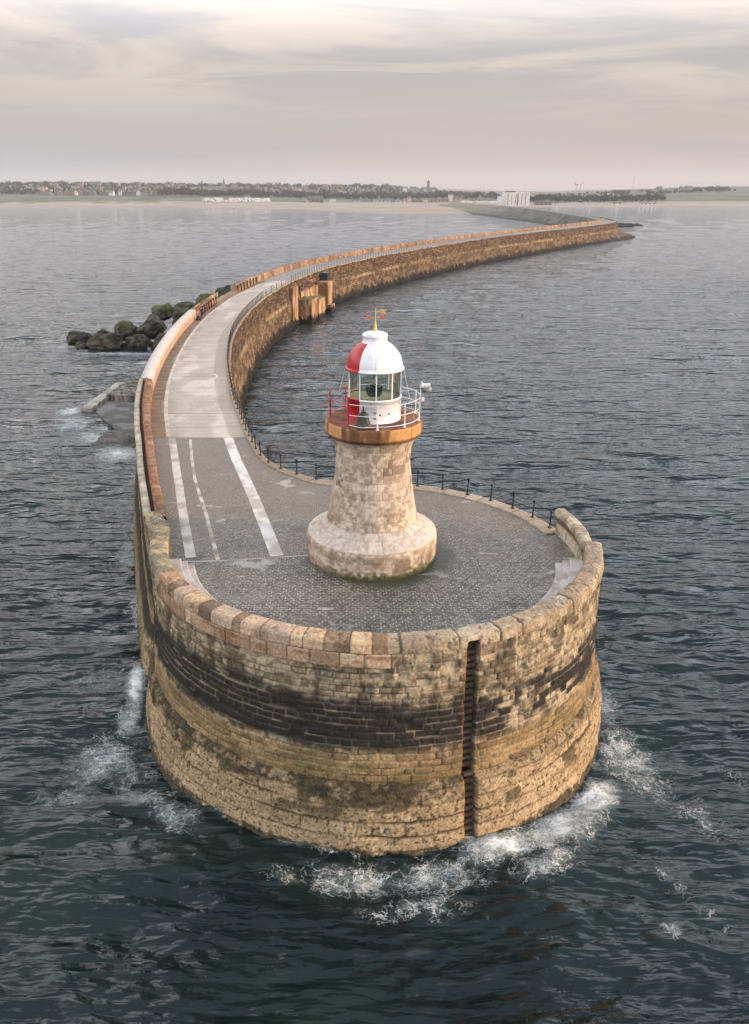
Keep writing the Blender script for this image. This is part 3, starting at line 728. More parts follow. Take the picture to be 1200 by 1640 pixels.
sweep(q, -1, [(.52, 10.05), (.50, 10.12), (.04, 10.06), (.0, 9.95), (0, 8.7)][::-1], .06, pat_plain((164, 128, 98), (104, 78, 60), 1.0, 161), sp, 'inner_coping', M['stone'])
sweep(q, -1, [(.60, 10.0), (.60, 10.24), (.54, 10.28), (.48, 10.24), (.48, 10.0)][::-1], .05, pat_plain((150, 108, 76), (96, 66, 48), 3.0, 165), sp, 'ridge_rail', M['stone'])
sweep(q, -1, [(.86, 9.92), (.58, 9.92)][::-1], .07, pat_plain((84, 62, 50), (60, 44, 38), 1.4, 169), sp, 'channel', M['stone'])
sweep(q, -1, [(1.27, 9.3), (1.27, 10.14), (1.20, 10.2), (.88, 10.2), (.84, 10.16), (.84, 9.85)][::-1], .06, pat_plain((188, 178, 156), (146, 134, 112), 1.6, 173), sp, 'outer_coping', M['stone'])
smo = empty('smooth_parapet', (-21, 100, D), label='smooth pale concrete parapet with a rounded top in the middle of the pier bend', cat='parapet wall'); WORLD.add(smo.name)
q = cut(LP, 79.0, 127.2, .15)
RND = [(0, 8.7), (0, 9.8), (.05, 9.98), (.18, 10.12), (.45, 10.2), (.8, 10.2), (1.08, 10.1), (1.22, 9.95), (1.25, 9.4)]
sweep(q, -1, RND, .08, pat_plain((182, 174, 164), (154, 144, 132), 60, 181, lambda dd, col, U, O, Z, P, h, n: (dd * .3, mixc(mixc(col, (204, 196, 188), sst(Z, 10.0, 10.25) * .6), (150, 118, 88), (1 - sst(Z, 9.2, 10.0)) * (O < .2) * .6))), smo, 'rounded_top', M['deck'])
nn = -normals(q, 1)[0]; end_cap(q[0], nn, RND, 'rounded_top', smo, (176, 158, 140))
nn = -normals(q, 1)[-1]; end_cap(q[-1], nn, RND, 'rounded_top', smo, (176, 158, 140))
LOW = [(0, 8.7), (0, 9.5), (.1, 9.62), (.9, 9.62), (1.1, 9.5), (1.1, 8.8)]
bw = empty('broken_parapet', (-22.4, 134, D), label='short low broken rust-stained parapet beyond the smooth wall, edged with dark iron stubs', cat='parapet wall'); WORLD.add(bw.name)
q = cut(LP, 127.3, 143, .15)
sweep(q, -1, LOW, .1, pat_plain((182, 126, 84), (120, 84, 60), 1.2, 191, lambda dd, col, U, O, Z, P, h, n: (dd * 2.5 - .35 * sst(U, 7, 15) * (Z > 9), col)), bw, 'low_wall', M['stone'])
kb = empty('edge_kerb', (-21.5, 150, D), label='low stone kerb edging the gap in the sea parapet', cat='kerb'); WORLD.add(kb.name)
q = cut(LP, 143, 160.6, .3)
sweep(q, -1, [(0, 8.7), (0, 9.02), (.8, 9.05), (1.05, 8.95), (1.1, 8.6)], .12, pat_plain((150, 134, 112), (110, 96, 78), 1.4, 195), kb, 'kerb_stone', M['stone'])
fp = empty('far_parapet', (-20, 160, D), label='long stone-block parapet on the seaward side of the far half of the pier', cat='parapet wall'); WORLD.add(fp.name)
FPP = [(0, 8.7), (.02, 9.1), (0, 10.0), (.08, 10.14), (.8, 10.16), (.95, 10.0), (.98, 8.6)]
def ex_far(dd, col, U, O, Z, P, h, n):
    st = np.exp(-(((Z - 9.45) % .42 - .21) / .05) ** 2); col = mixc(col, (84, 62, 44), .35 * (1 - st) * sst(h, .3, .9))
    col = mixc(col, (186, 124, 80), (1 - sst(Z, 8.9, 9.2)) * sst(U, 14, 2) * .9)
    return dd * 2, col
q = cut(LP, 160.5, 300, .25); sweep(q, -1, FPP, .14, pat_plain((170, 142, 112), (104, 84, 66), 1.1, 201, ex_far), fp, 'wall', M['stone'])
q = cut(LP, 299.8, 512, .7); sweep(q, -1, FPP, .3, pat_plain((166, 138, 110), (108, 88, 70), 1.6, 205), fp, 'wall', M['stone'])
q = cut(LP, 160.5, 300, .25); end_cap(q[0], -normals(q, 1)[0], FPP, 'wall', fp, (150, 136, 116))

# dark iron stubs against the broken parapet and the near end of the far parapet
def stub(loc, rz, lbl, grp):
    t = empty('iron_stub', loc, rz, label=lbl, cat='iron post', group=grp)
    bm = NB(); bm_box(bm, (0, 0, .62), (.2, .2, 1.24), bev=.03); bm_box(bm, (0, 0, 1.27), (.3, .3, .1), bev=.02); bm_obj('post', bm, M['iron'], t)
    bm = NB(); bm_box(bm, (-.35, 0, .9), (.6, .1, .12)); bm_obj('bracket', bm, M['iron'], t); return t
st0 = stub((0, 0, 0), 0, 'dark rusted iron post against the broken low parapet', 'iron posts along the broken parapet')
first = True
for (y0, y1, k, lbl, grp) in ((131.5, 143.5, 7, 'dark rusted iron post against the broken low parapet', 'iron posts along the broken parapet'), (161.5, 176, 7, 'dark rusted iron post at the near end of the long far parapet', 'iron posts at the start of the far parapet')):
    P_ = offset(cut(LP, y0 - 3, y1 + 3, .1), .28, 1); N_ = normals(P_, 1)
    for yy in np.linspace(y0, y1, k):
        i = int(np.argmin(np.abs(P_[:, 1] - yy))); s = st0 if first else copy_tree(st0); first = False
        s.location = (P_[i, 0], P_[i, 1], D); s.rotation_euler = (0, 0, math.atan2(N_[i, 1], N_[i, 0])); s['label'] = lbl; s['group'] = grp

# -------------------------------------------------- railings on the harbour edge
def post_mesh():
    bm = NB(); bm_lathe(bm, [(.13, 0), (.13, .04), (.07, .07), (.05, .12), (.046, .50), (.065, .53), (.065, .57), (.046, .60), (.042, .96), (.08, .99), (.095, 1.05), (.08, 1.12), (.005, 1.16)], 8)
    bmesh.ops.recalc_face_normals(bm, faces=bm.faces); me = bpy.data.meshes.new('post'); bm.to_mesh(me); bm.free(); return me
PM = post_mesh(); PM.materials.append(M['iron'])
PM2 = PM.copy(); PM2.materials.clear(); PM2.materials.append(M['greyrail'])
def railing(path, spacing, lbl, pm=PM, m=M['iron'], maxn=100, rr=.02, sag=.04):
    pth = resamp(path, .25); s = arclen(pth); n = int(s[-1] / spacing) + 1; n = min(n, maxn)
    t = empty('harbour_railing', (pth[0, 0], pth[0, 1], D + .05), label=lbl, cat='railing', group=None)
    pos = [(np.interp(k * spacing, s, pth[:, 0]), np.interp(k * spacing, s, pth[:, 1])) for k in range(n)]
    for p in pos:
        o = bpy.data.objects.new('post', pm); C.objects.link(o); o.parent = t; o.location = (p[0] - pth[0, 0], p[1] - pth[0, 1], 0)
        o.rotation_euler = (random.uniform(-.03, .03), random.uniform(-.03, .03), random.uniform(0, 6))
    for z in (.55, 1.02):
        bm = NB(); pts = []
        for i in range(len(pos) - 1):
            for f in (0, .5): 
                pts.append(((pos[i][0] * (1 - f) + pos[i + 1][0] * f) - pth[0, 0], (pos[i][1] * (1 - f) + pos[i + 1][1] * f) - pth[0, 1], z - (sag if f else 0)))
        pts.append((pos[-1][0] - pth[0, 0], pos[-1][1] - pth[0, 1], z))
        bm_tube(bm, pts, rr, 6); bm_obj('rail', bm, m, t)
    return t
r1 = np.vstack([arc(11.2, 17.8, 95, .3), offset(cut(RP, 53.2, 89, .3), .22, -1)])
railing(r1, 1.78, 'black iron post-and-rail fence round the back of the pierhead and near harbour edge')
railing(offset(cut(RP, 90.5, 152, .3), .25, -1), 1.5, 'dark close-set railing along the harbour edge at the pale concrete bend', rr=.02, sag=.02)
railing(offset(cut(RP, 155, 171, .3), .25, -1), 5.0, 'few separate dark railing posts before the landing stage')
railing(offset(cut(RP, 180, 380, .4), .3, -1), 2.1, 'long grey railing on the harbour edge beyond the landing stage', PM2, M['greyrail'], 96, .02, .0)

# ==================================================================== LIGHTHOUSE
LX, LY = 1.72, 40.8
lh = empty('lighthouse', (LX, LY, D), label='squat stone lighthouse with a red and white lantern room standing on the round pierhead', cat='lighthouse')
def circ(r, n, cx=0, cy=0):
    a = np.linspace(0, 2 * np.pi, n, endpoint=False); return np.stack([cx + r * np.cos(a), cy + r * np.sin(a)], 1)
TPROF = [(3.52, -.05), (3.56, .5), (3.55, 1.40), (3.50, 1.58), (3.25, 1.72), (2.85, 1.95), (2.58, 2.16), (2.46, 2.32), (2.40, 2.6), (2.30, 3.15), (2.19, 3.8), (2.08, 4.5), (2.00, 5.2), (1.97, 5.75), (2.00, 6.25), (2.10, 6.62), (2.26, 6.90), (2.42, 7.03)]
T_E = [-.2, .48, .98, 1.5, 1.98, 2.30, 2.72, 3.14, 3.56, 3.98, 4.40, 4.82, 5.24, 5.66, 6.08, 6.5, 7.2]
def pat_tower(U, O, Z, P, V):
    th = np.arctan2(P[..., 1], P[..., 0]); r = np.hypot(P[..., 0], P[..., 1])
    c, b, h, dj, dv, dh = blocks(th * 2.6 + 20, Z, T_E, [1.05, .9, 1.2, .95], 301)
    dh = dh * r / 2.6; dj = np.minimum(dv, dh)
    n = fbm(P[..., 0] * 1.4, P[..., 1] * 1.4, P[..., 2] * 1.4, 302, 5); nf = fbm(P[..., 0] * 5, P[..., 1] * 5, P[..., 2] * 5, 303, 4); nb = fbm(P[..., 0] * .5, P[..., 1] * .5, P[..., 2] * .4, 304, 3)
    col = mixc((190, 174, 152), (142, 124, 104), np.clip(h * .8 + .25 * (n - .5) * 2, 0, 1))
    col = mixc(col, (112, 98, 84), (h > .86) * .7)
    col = mixc(col, (206, 196, 180), sst(nf, .52, .64) * .6); col = mixc(col, (116, 104, 90), sst(nf, .46, .36) * .45)
    col = mixc(col, (164, 140, 122), sst(nb, .5, .62) * .3)
    col = mixc(col, (196, 190, 182), sst(Z, 2.4, 2.1) * sst(Z, 1.45, 1.6) * .45)
    col = mixc(col, (96, 82, 66), np.exp(-(dj / .018) ** 2) * .26)
    low = sst(Z, 1.45, 1.0); col = mixc(col, (112, 96, 76), low * sst(n, .45, .6) * .75)
    mossd = sst(np.cos(th + 1.05), .1, .8) * sst(Z + (nf - .5) * .7, .65, .1); col = mixc(col, (62, 66, 34), mossd * .9)
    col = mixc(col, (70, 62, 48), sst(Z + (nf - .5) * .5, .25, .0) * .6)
    return -.018 * np.exp(-(dj / .03) ** 2) + (h - .5) * .022 + rough(P, .02, 2.5, 305) + rough(P, .012, 8, 306), col
o = sweep(circ(1.0, 520), 1, [(r - 1.0, z) for r, z in TPROF], .035, pat_tower, None, 'tower', M['tower'], closed=True); o.parent = lh
def pat_gal(U, O, Z, P, V):
    th = np.arctan2(P[..., 1], P[..., 0]); r = np.hypot(P[..., 0], P[..., 1])
    st = fbm(th * 5, 0 * U, Z * .4, 311, 4); n = fbm(P[..., 0] * 2, P[..., 1] * 2, P[..., 2] * 2, 312, 4)
    side = mixc((186, 140, 88), (118, 82, 56), sst(st, .40, .62)); side = mixc(side, (96, 64, 44), sst(st, .6, .7) * .5)
    s = (th * 2.5 / 1.9) % 1; j = np.exp(-(np.minimum(s, 1 - s) / .012) ** 2)
    side = mixc(side, (64, 44, 32), j * .8); side = mixc(side, (78, 50, 34), sst(Z, 7.3, 7.18) * .5)
    top = mixc((132, 92, 70), (92, 66, 54), sst(n, .35, .65)); top = mixc(top, (170, 120, 80), sst(r, 2.3, 2.5) * .4)
    col = mixc(side, top, ((Z > 7.79) & (r < 2.5)).astype(float))
    return -.012 * j * (r > 2.4) + rough(P, .012, 3, 313), col
o = sweep(circ(1.0, 300), 1, [(1.36, 6.98), (1.40, 7.10), (1.50, 7.14), (1.54, 7.20), (1.54, 7.74), (1.50, 7.80), (.9, 7.83), (.3, 7.84)], .05, pat_gal, None, 'gallery', M['tower'], closed=True); o.parent = lh
# lantern room: ten bays, the two on the left painted red
RED0, RED1 = -240, -124
def isred(a):
    a = (a + 360) % 360; return 1 if (120 <= a <= 236) else 0
bm = NB(); bm_lathe(bm, [(1.40, 7.82), (1.40, 7.86), (1.385, 7.88), (1.385, 8.96), (1.42, 8.97), (1.42, 9.03), (1.36, 9.05)], 60, mfn=isred, a0=-124, a1=236)
bm_obj('lantern_wall', bm, [M['white'], M['red']], lh)
bm = NB(); bm_lathe(bm, [(1.34, 9.0), (.02, 9.0)], 40); bm_obj('lantern_floor', bm, M['cream'], lh)
bm = NB(); bm_lathe(bm, [(1.355, 9.05), (1.355, 10.44)], 60); bm_obj('glazing', bm, M['glass'], lh)
for k in range(10):
    a = rad(-88 + 36 * k); bm = NB()
    bm_box(bm, (1.375 * math.cos(a), 1.375 * math.sin(a), 9.74), (.05, .055, 1.42), rz=a, mi=0); bm_obj('mullion', bm, M['white'], lh)
# dome, rim and ventilator cap
dome = [(1.50, 10.40), (1.52, 10.44), (1.50, 10.50), (1.44, 10.51)] + [(.0 + 1.43 * math.sqrt(max(0, 1 - (t / 1.38) ** 2)), 10.51 + t) for t in np.linspace(.02, 1.235, 16)]
bm = NB(); bm_lathe(bm, [(1.36, 10.40)] + dome, 90, mfn=isred, a0=-124, a1=236); bm_obj('dome', bm, [M['white'], M['red']], lh)
for k in range(10):
    a = rad(-88 + 36 * k); bm = NB(); bm_tube(bm, [((r + .004) * math.cos(a), (r + .004) * math.sin(a), z) for r, z in dome[4:]], .008, 5)
    bm_obj('dome_seam', bm, M['red'] if isred(math.degrees(a)) and k != 9 else M['white'], lh)
bm = NB(); bm_lathe(bm, [(.66, 11.70), (.66, 11.74), (.62, 11.76), (.62, 12.02), (.65, 12.04), (.65, 12.10), (.625, 12.11), (.625, 12.16), (.5, 12.22), (.3, 12.27), (.1, 12.29), (0.001, 12.29)], 48); bm_obj('vent_cap', bm, M['white'], lh)
bm = NB(); bm_lathe(bm, [(.115, 12.28), (.085, 12.40), (.05, 12.60), (.032, 12.78), (.024, 12.95), (.02, 13.45)], 16); vane = bm_obj('weather_vane', bm, M['gold'], lh)
bm = NB(); bm_lathe(bm, [(.001, 13.52), (.035, 13.50), (.04, 13.47), (.02, 13.43)], 12); bm_obj('ball', bm, M['dred'], vane)
bm = NB(); bm_tube(bm, [(-.42, 0, 13.24), (.3, 0, 13.24)], .010, 6)
vs = [bm.verts.new((x, y, z)) for y in (-.012, .012) for x, z in ((.22, 13.30), (.30, 13.34), (.57, 13.34), (.48, 13.25), (.55, 13.14), (.32, 13.14), (.22, 13.22))]
bm.faces.new(vs[:7]); bm.faces.new(vs[7:][::-1])
for i in range(7): bm.faces.new((vs[i], vs[(i + 1) % 7], vs[7 + (i + 1) % 7], vs[7 + i]))
bm_obj('arrow', bm, M['gold'], vane)
bm = NB(); bm_tube(bm, [(-.53, 0, 13.24), (-.40, 0, 13.24)], [.002, .045], 8); bm_obj('arrow_head', bm, M['dred'], vane)
bm = NB(); bm_tube(bm, [(-.28, 0, 12.95), (.26, 0, 12.97)], .014, 6); bm_tube(bm, [(0, -.2, 12.96), (0, .2, 12.96)], .014, 6); bm_obj('arm', bm, M['gold'], vane)
def text(name, s, size, loc, rot, m, parent, ext=.01):
    c = bpy.data.curves.new(name, 'FONT'); c.body = s; c.size = size; c.extrude = ext; c.align_x = 'CENTER'; c.align_y = 'CENTER'; c.offset = size * .018
    t = bpy.data.objects.new(name, c); C.objects.link(t); bpy.context.view_layer.update()
    me = bpy.data.meshes.new_from_object(t.evaluated_get(bpy.context.evaluated_depsgraph_get())); bpy.data.objects.remove(t)
    me.materials.clear(); o = _link(name, me, m, parent); o.location = loc; o.rotation_euler = rot; return o
text('letter', 'S', .30, (-.37, 0, 12.95), (rad(90), 0, rad(24)), M['lred'], vane, .02)
text('letter', 'N', .30, (.36, 0, 12.96), (rad(90), 0, 0), M['lred'], vane, .02)
# signs painted on the lantern wall, bolt holes
for s, zz, sz in (('H', 8.42, .2), ('FR', 8.12, .14)):
    text('painted_letter', s, sz, (-.0, -1.388, zz), (rad(90), 0, 0), M['black'], lh, .004)
for az, zz in ((-79, 8.32), (-59, 8.34), (-134, 8.3)):
    bm = NB(); a = rad(az); bm_tube(bm, [(1.37 * math.cos(a), 1.37 * math.sin(a), zz), (1.40 * math.cos(a), 1.40 * math.sin(a), zz)], .045, 10); bm_obj('vent_hole', bm, M['black'], lh)
# lamp and lens drum inside
bm = NB(); bm_lathe(bm, [(.001, 9.0), (.34, 9.0), (.34, 9.08), (.30, 9.1), (.30, 9.45), (.36, 9.46), (.36, 9.50), (.30, 9.5)], 32)
for k in range(22):
    a = 2 * math.pi * k / 22; bm_box(bm, (.40 * math.cos(a), .40 * math.sin(a), 9.30), (.03, .03, .44), rz=a)
bm_obj('lens_drum', bm, M['lens'], lh)
bm = NB(); bm_tube(bm, [(.0, 0, 9.5), (0, 0, 9.95)], .03, 8); bm_lathe(bm, [(.09, 9.86), (.10, 9.9), (.06, 10.0), (.001, 10.02)], 16); bm_tube(bm, [(-.16, -.05, 9.88), (.16, -.05, 9.88)], .018, 6); bm_obj('lamp', bm, M['grey'], lh)
# gallery railing
rail = empty('gallery_railing'); rail.parent = lh; rail.location = (0, 0, 7.83)
for k in range(10):
    a = -88 + 36 * k; bm = NB(); x, y = 2.38 * math.cos(rad(a)), 2.38 * math.sin(rad(a))
    bm_lathe(bm, [(.07, 0), (.07, .02), (.035, .05), (.028, .3), (.028, 1.2), (.04, 1.22), (.001, 1.25)], 8, c=(x, y, 0))
    bm_obj('post', bm, M['red'] if isred(a - 4) and isred(a + 4) or k == 9 else M['white'], rail)
def rr_(a, z):
    r = 2.38
    if z < .3: r += .20 * math.exp(-((((a + 106 + 180) % 360) - 180) / 9) ** 2)
    return (r * math.cos(rad(a)), r * math.sin(rad(a)), z)
for z in (.15, .66, 1.2):
    bm = NB(); bm_tube(bm, [rr_(a, z) for a in range(-124, 121, 4)], .018, 6); bm_obj('rail', bm, M['white'], rail)
    bm = NB(); bm_tube(bm, [rr_(a, z) for a in range(120, 237, 4)], .018, 6); bm_obj('rail', bm, M['red'], rail)
# flood lamp and box on the right-hand post, stays
bm = NB(); x, y = 2.42 * math.cos(rad(-18)), 2.42 * math.sin(rad(-18))
bm_tube(bm, [(x, y, 8.4), (x + .02, y, 9.75)], .022, 6); bm_tube(bm, [(x, y, 9.6), (x + .35, y, 9.62)], .02, 6)
unit = bm_obj('flood_lamp', bm, M['white'], lh)
bm = NB(); bm_tube(bm, [(x + .02, y - .02, 9.72), (x + .16, y - .02, 9.70)], [.19, .07], 12); bm_box(bm, (x + .32, y - .02, 9.72), (.32, .16, .14), bev=.02); bm_obj('horn', bm, M['white'], unit)
bm = NB(); bm_lathe(bm, [(.001, -.13), (.12, -.12), (.15, .0), (.12, .1), (.001, .12)], 14, c=(x + .42, y - .02, 9.50)); bm_obj('lamp_bowl', bm, M['grey'], unit)
bm = NB(); bm_box(bm, (x + .14, y, 8.98), (.14, .14, .2), bev=.02); bm_obj('junction_box', bm, M['white'], unit)
for a0_, z0_, a1_ in ((-12, 10.42, -20), (170, 10.42, 165), (60, 10.42, 62)):
    bm = NB(); bm_tube(bm, [(1.5 * math.cos(rad(a0_)), 1.5 * math.sin(rad(a0_)), z0_), (2.2 * math.cos(rad(a1_)), 2.2 * math.sin(rad(a1_)), 7.85)], .009, 5); bm_obj('stay', bm, M['white'], lh)
# fog bell hung on the gallery
bl = empty('fog_bell', (LX - .60, LY - 2.02, D + 7.83), label='weathered green bronze bell hanging at the gallery edge in front of the lantern', cat='bell')
bm = NB(); bm_lathe(bm, [(.40, .10), (.415, .13), (.40, .17), (.35, .26), (.30, .40), (.27, .55), (.255, .68), (.23, .75), (.14, .81), (.001, .83)], 32); bm_lathe(bm, [(.38, .12), (.001, .6)], 24); bm_obj('bell_body', bm, M['bronze'], bl)
bm = NB(); bm_tube(bm, [(-.07, 0, .80), (-.07, 0, .93), (.07, 0, .93), (.07, 0, .80)], .03, 6); bm_box(bm, (0, .2, .93), (.06, .8, .06)); bm_obj('bell_hanger', bm, M['bronze'], bl)
bm = NB(); bm_tube(bm, [(0, 0, .5), (0, 0, .14)], [.015, .05], 8); bm_obj('clapper', bm, M['iron'], bl)

# ==================================================================== LANDING STAGE on the harbour wall
ls = empty('landing_stage', (-10, 190, 0), label='tan concrete landing stage with buttresses and a sloping stair against the harbour wall', cat='landing stage'); WORLD.add(ls.name)
def pat_ls(U, O, Z, P, V): return None
def cbox(name, c, s, rz, parent, col=(160, 134, 104), seed=0, weed=1.0, res=.12, topc=None):
    nx, ny, nz = [max(2, int(v / res)) for v in s]; bm = NB()
    bmesh.ops.create_cube(bm, size=1)
    for e_ax, nn_ in ((0, nx), (1, ny), (2, nz)):
        es = [e for e in bm.edges if abs((e.verts[0].co - e.verts[1].co).normalized()[e_ax]) > .9]
        bmesh.ops.subdivide_edges(bm, edges=es, cuts=nn_ - 1, use_grid_fill=True)
    V = np.array([v.co[:] for v in bm.verts]); F = np.array([[v.index for v in f.verts] for f in bm.faces]); bm.free()
    V = V * np.array(s); ca, sa = math.cos(rz), math.sin(rz)
    V = np.stack([V[:, 0] * ca - V[:, 1] * sa + c[0], V[:, 0] * sa + V[:, 1] * ca + c[1], V[:, 2] + c[2]], 1)
    n = fbm(V[:, 0] * 1.5, V[:, 1] * 1.5, V[:, 2] * .4, seed, 4); n2 = fbm(V[:, 0] * .9, V[:, 1] * .9, 0 * n, seed + 1, 4)
    cc = mixc(col, (120, 88, 58), sst(n, .42, .62)); cc = mixc(cc, (200, 160, 114), sst(n, .45, .34) * .6)
    if topc is not None: cc = mixc(cc, topc, (V[:, 2] > c[2] + s[2] / 2 - .02) * .85)
    wd = 1 - sst(V[:, 2] + (n2 - .5) * 3, weed - .15, weed + .15); cc = mixc(cc, (24, 20, 15), wd * .95)
    V = V + (np.stack([fbm(V[:, 0] * 2, V[:, 1] * 2, V[:, 2] * 2, seed + k, 3) for k in (3, 4, 5)], 1) - .5) * .16
    return link(name, mesh_np(name, V, F, cc, False), M['stone'], parent)
rz0 = math.atan2(-14, 3.9) + math.pi / 2   # stage is square to the wall
cbox('buttress', (-11.2, 178.5, 3.6), (3.0, 4.5, 8.6), rad(-12), ls, seed=401)
cbox('platform', (-7.9, 184.0, 2.0), (4.4, 6.0, 5.6), rad(-12), ls, seed=411, topc=(92, 92, 56))
cbox('platform', (-6.0, 189.5, 1.5), (3.6, 6.0, 5.4), rad(-13), ls, seed=421, topc=(110, 104, 66))
cbox('back_wall', (-7.9, 192.8, 2.4), (1.6, 15, 7.0), rad(-13), ls, seed=431)
cbox('buttress', (-3.9, 201.5, 2.9), (2.8, 4.2, 7.2), rad(-14), ls, seed=441)
cbox('step_block', (-2.6, 196.5, .5), (1.6, 3.2, 2.6), rad(-14), ls, seed=451)
# sloping stair parapet; solid black boxes behind paint the shade of the openings
st_ = cbox('stair_parapet', (0, 0, 0), (.9, 17, 1.5), 0, None, col=(166, 138, 108), seed=461, weed=-3)
st_.parent = ls; st_.location = (-8.0 + 10, 194.5 - 190, 7.1); st_.rotation_euler = (rad(7), 0, rad(-13))
bm = NB(); bm_box(bm, (-3.7, 204.6, 7.0), (1.6, 2.4, 2.6), rz=rad(-14)); o = bm_obj('opening_shade', bm, M['black'], ls)
bm = NB(); bm_box(bm, (-9.7, 186.5, 6.0), (1.6, 2.0, 2.4), rz=rad(-13)); bm_obj('opening_shade', bm, M['black'], ls)

# ==================================================================== CONCRETE APRON AND LEDGES on the sea side
ap = empty('sea_apron', (-30, 106, 0), label='broken concrete apron with a white-edged slab, awash at the foot of the sea wall', cat='apron'); WORLD.add(ap.name)
def relief(name, P2, zf, res, parent, m, c0, c1, seed, amp=.15, bottom=-1.5, **kw):
    """solid slab over polygon P2 with top height zf(x,y)"""
    P2 = np.asarray(P2, float); lo_, hi = P2.min(0), P2.max(0)
    xs = np.arange(lo_[0], hi[0] + res, res); ys = np.arange(lo_[1], hi[1] + res, res)
    X, Y = np.meshgrid(xs, ys, indexing='ij'); ins = np.zeros(X.shape, bool); j = len(P2) - 1
    for i in range(len(P2)):
        a, b = P2[i], P2[j]; cnd = ((a[1] > Y) != (b[1] > Y)) & (X < (b[0] - a[0]) * (Y - a[1]) / (b[1] - a[1] + 1e-9) + a[0]); ins ^= cnd; j = i
    Z = zf(X, Y) + (fbm(X * .8, Y * .8, 0 * X, seed, 5) - .5) * 2 * amp; Z = np.where(ins, Z, bottom)
    n = fbm(X * .9, Y * .9, 0 * X, seed + 3, 4); col = mixc(c0, c1, sst(n, .35, .65)); nf = fbm(X * 4, Y * 4, 0 * X, seed + 5, 3); col = mixc(col, (54, 52, 48), sst(nf, .52, .6) * kw.get('speck', .0))
    P = np.stack([X, Y, Z], -1); return link(name, mesh_np(name, P.reshape(-1, 3), grid_faces(*X.shape, flip=True), col, False), m, parent)
relief('sloping_slab', [(-34.8, 105.2), (-33.2, 104.6), (-31.6, 117.5), (-33.2, 117.8)], lambda x, y: .35 + (y - 105) * .05 + 0 * x, .2, ap, M['stone'], (182, 176, 162), (150, 144, 130), 501, .03)
relief('barnacled_ledge', [(-32.7, 109.5), (-21.5, 108.2), (-21.9, 119.5), (-31.7, 119)], lambda x, y: .95 + (y - 108) * .02 + 0 * x, .2, ap, M['stone'], (150, 142, 126), (104, 98, 88), 511, .07, speck=.9)
relief('wet_ledge', [(-32.8, 104.8), (-31, 101), (-28.2, 97.4), (-26, 95), (-20.5, 94.5), (-21.3, 109.4), (-32.4, 110.2)], lambda x, y: .13 + 0 * x, .2, ap, M['stone'], (128, 126, 120), (98, 96, 92), 521, .08)
relief('round_footing', [(-26.0 + 3.4 * math.cos(t), 91.6 + 4.2 * math.sin(t)) for t in np.linspace(0, 6.28, 24, endpoint=False)] , lambda x, y: .16 - .02 * ((x + 24) ** 2 + (y - 91.6) ** 2) * .35 + (fbm(x * .6, y * .6, 0 * x, 540, 4) - .5) * 1.2, .2, ap, M['stone'], (120, 116, 108), (90, 86, 80), 531, .12)

# ==================================================================== ROCKS
def rock_mesh(seed, mossy, dark=False):
    bm = NB(); bmesh.ops.create_icosphere(bm, subdivisions=4, radius=1); V = np.array([v.co[:] for v in bm.verts]); F = np.array([[v.index for v in f.verts] for f in bm.faces]); bm.free()
    r0 = np.random.default_rng(seed)
    for k in range(14):                                            # quarried block: slice flat faces
        n = r0.normal(size=3); n /= np.linalg.norm(n); dd = r0.uniform(.62, .88); t = V @ n - dd; V = V - np.where(t > 0, t * .88, 0)[:, None] * n
    nn = fbm(V[:, 0] * 1.4 + seed, V[:, 1] * 1.4, V[:, 2] * 1.4, seed, 5) - .5; n3 = fbm(V[:, 0] * 4.2 + seed, V[:, 1] * 4.2, V[:, 2] * 4.2, seed + 3, 4) - .5; V = V * (1 + nn * .7 + n3 * .42)[:, None]
    V[:, 2] *= .78
    n1 = fbm(V[:, 0] * 3 + seed, V[:, 1] * 3, V[:, 2] * 3, seed + 7, 4)
    col = mixc((88, 82, 62), (46, 43, 34), sst(n1, .38, .62)); col = mixc(col, (36, 34, 27), sst(n1, .54, .64) * .8)
    if dark: col = mixc(col, (36, 36, 32), .75)
    m_ = sst(V[:, 2] + (n1 - .5) * .8, .1, .55) * mossy; col = mixc(col, (88, 100, 42), m_ * sst(n1, .35, .6) * .9)
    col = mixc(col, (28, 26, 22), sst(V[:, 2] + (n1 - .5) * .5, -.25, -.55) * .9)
    me = mesh_np('boulder', V, F, col, False); me.materials.append(M['rubble2']); return me
M['rubble2'] = stone_mat('boulder_stone', 3.0, .3, .8, .08)
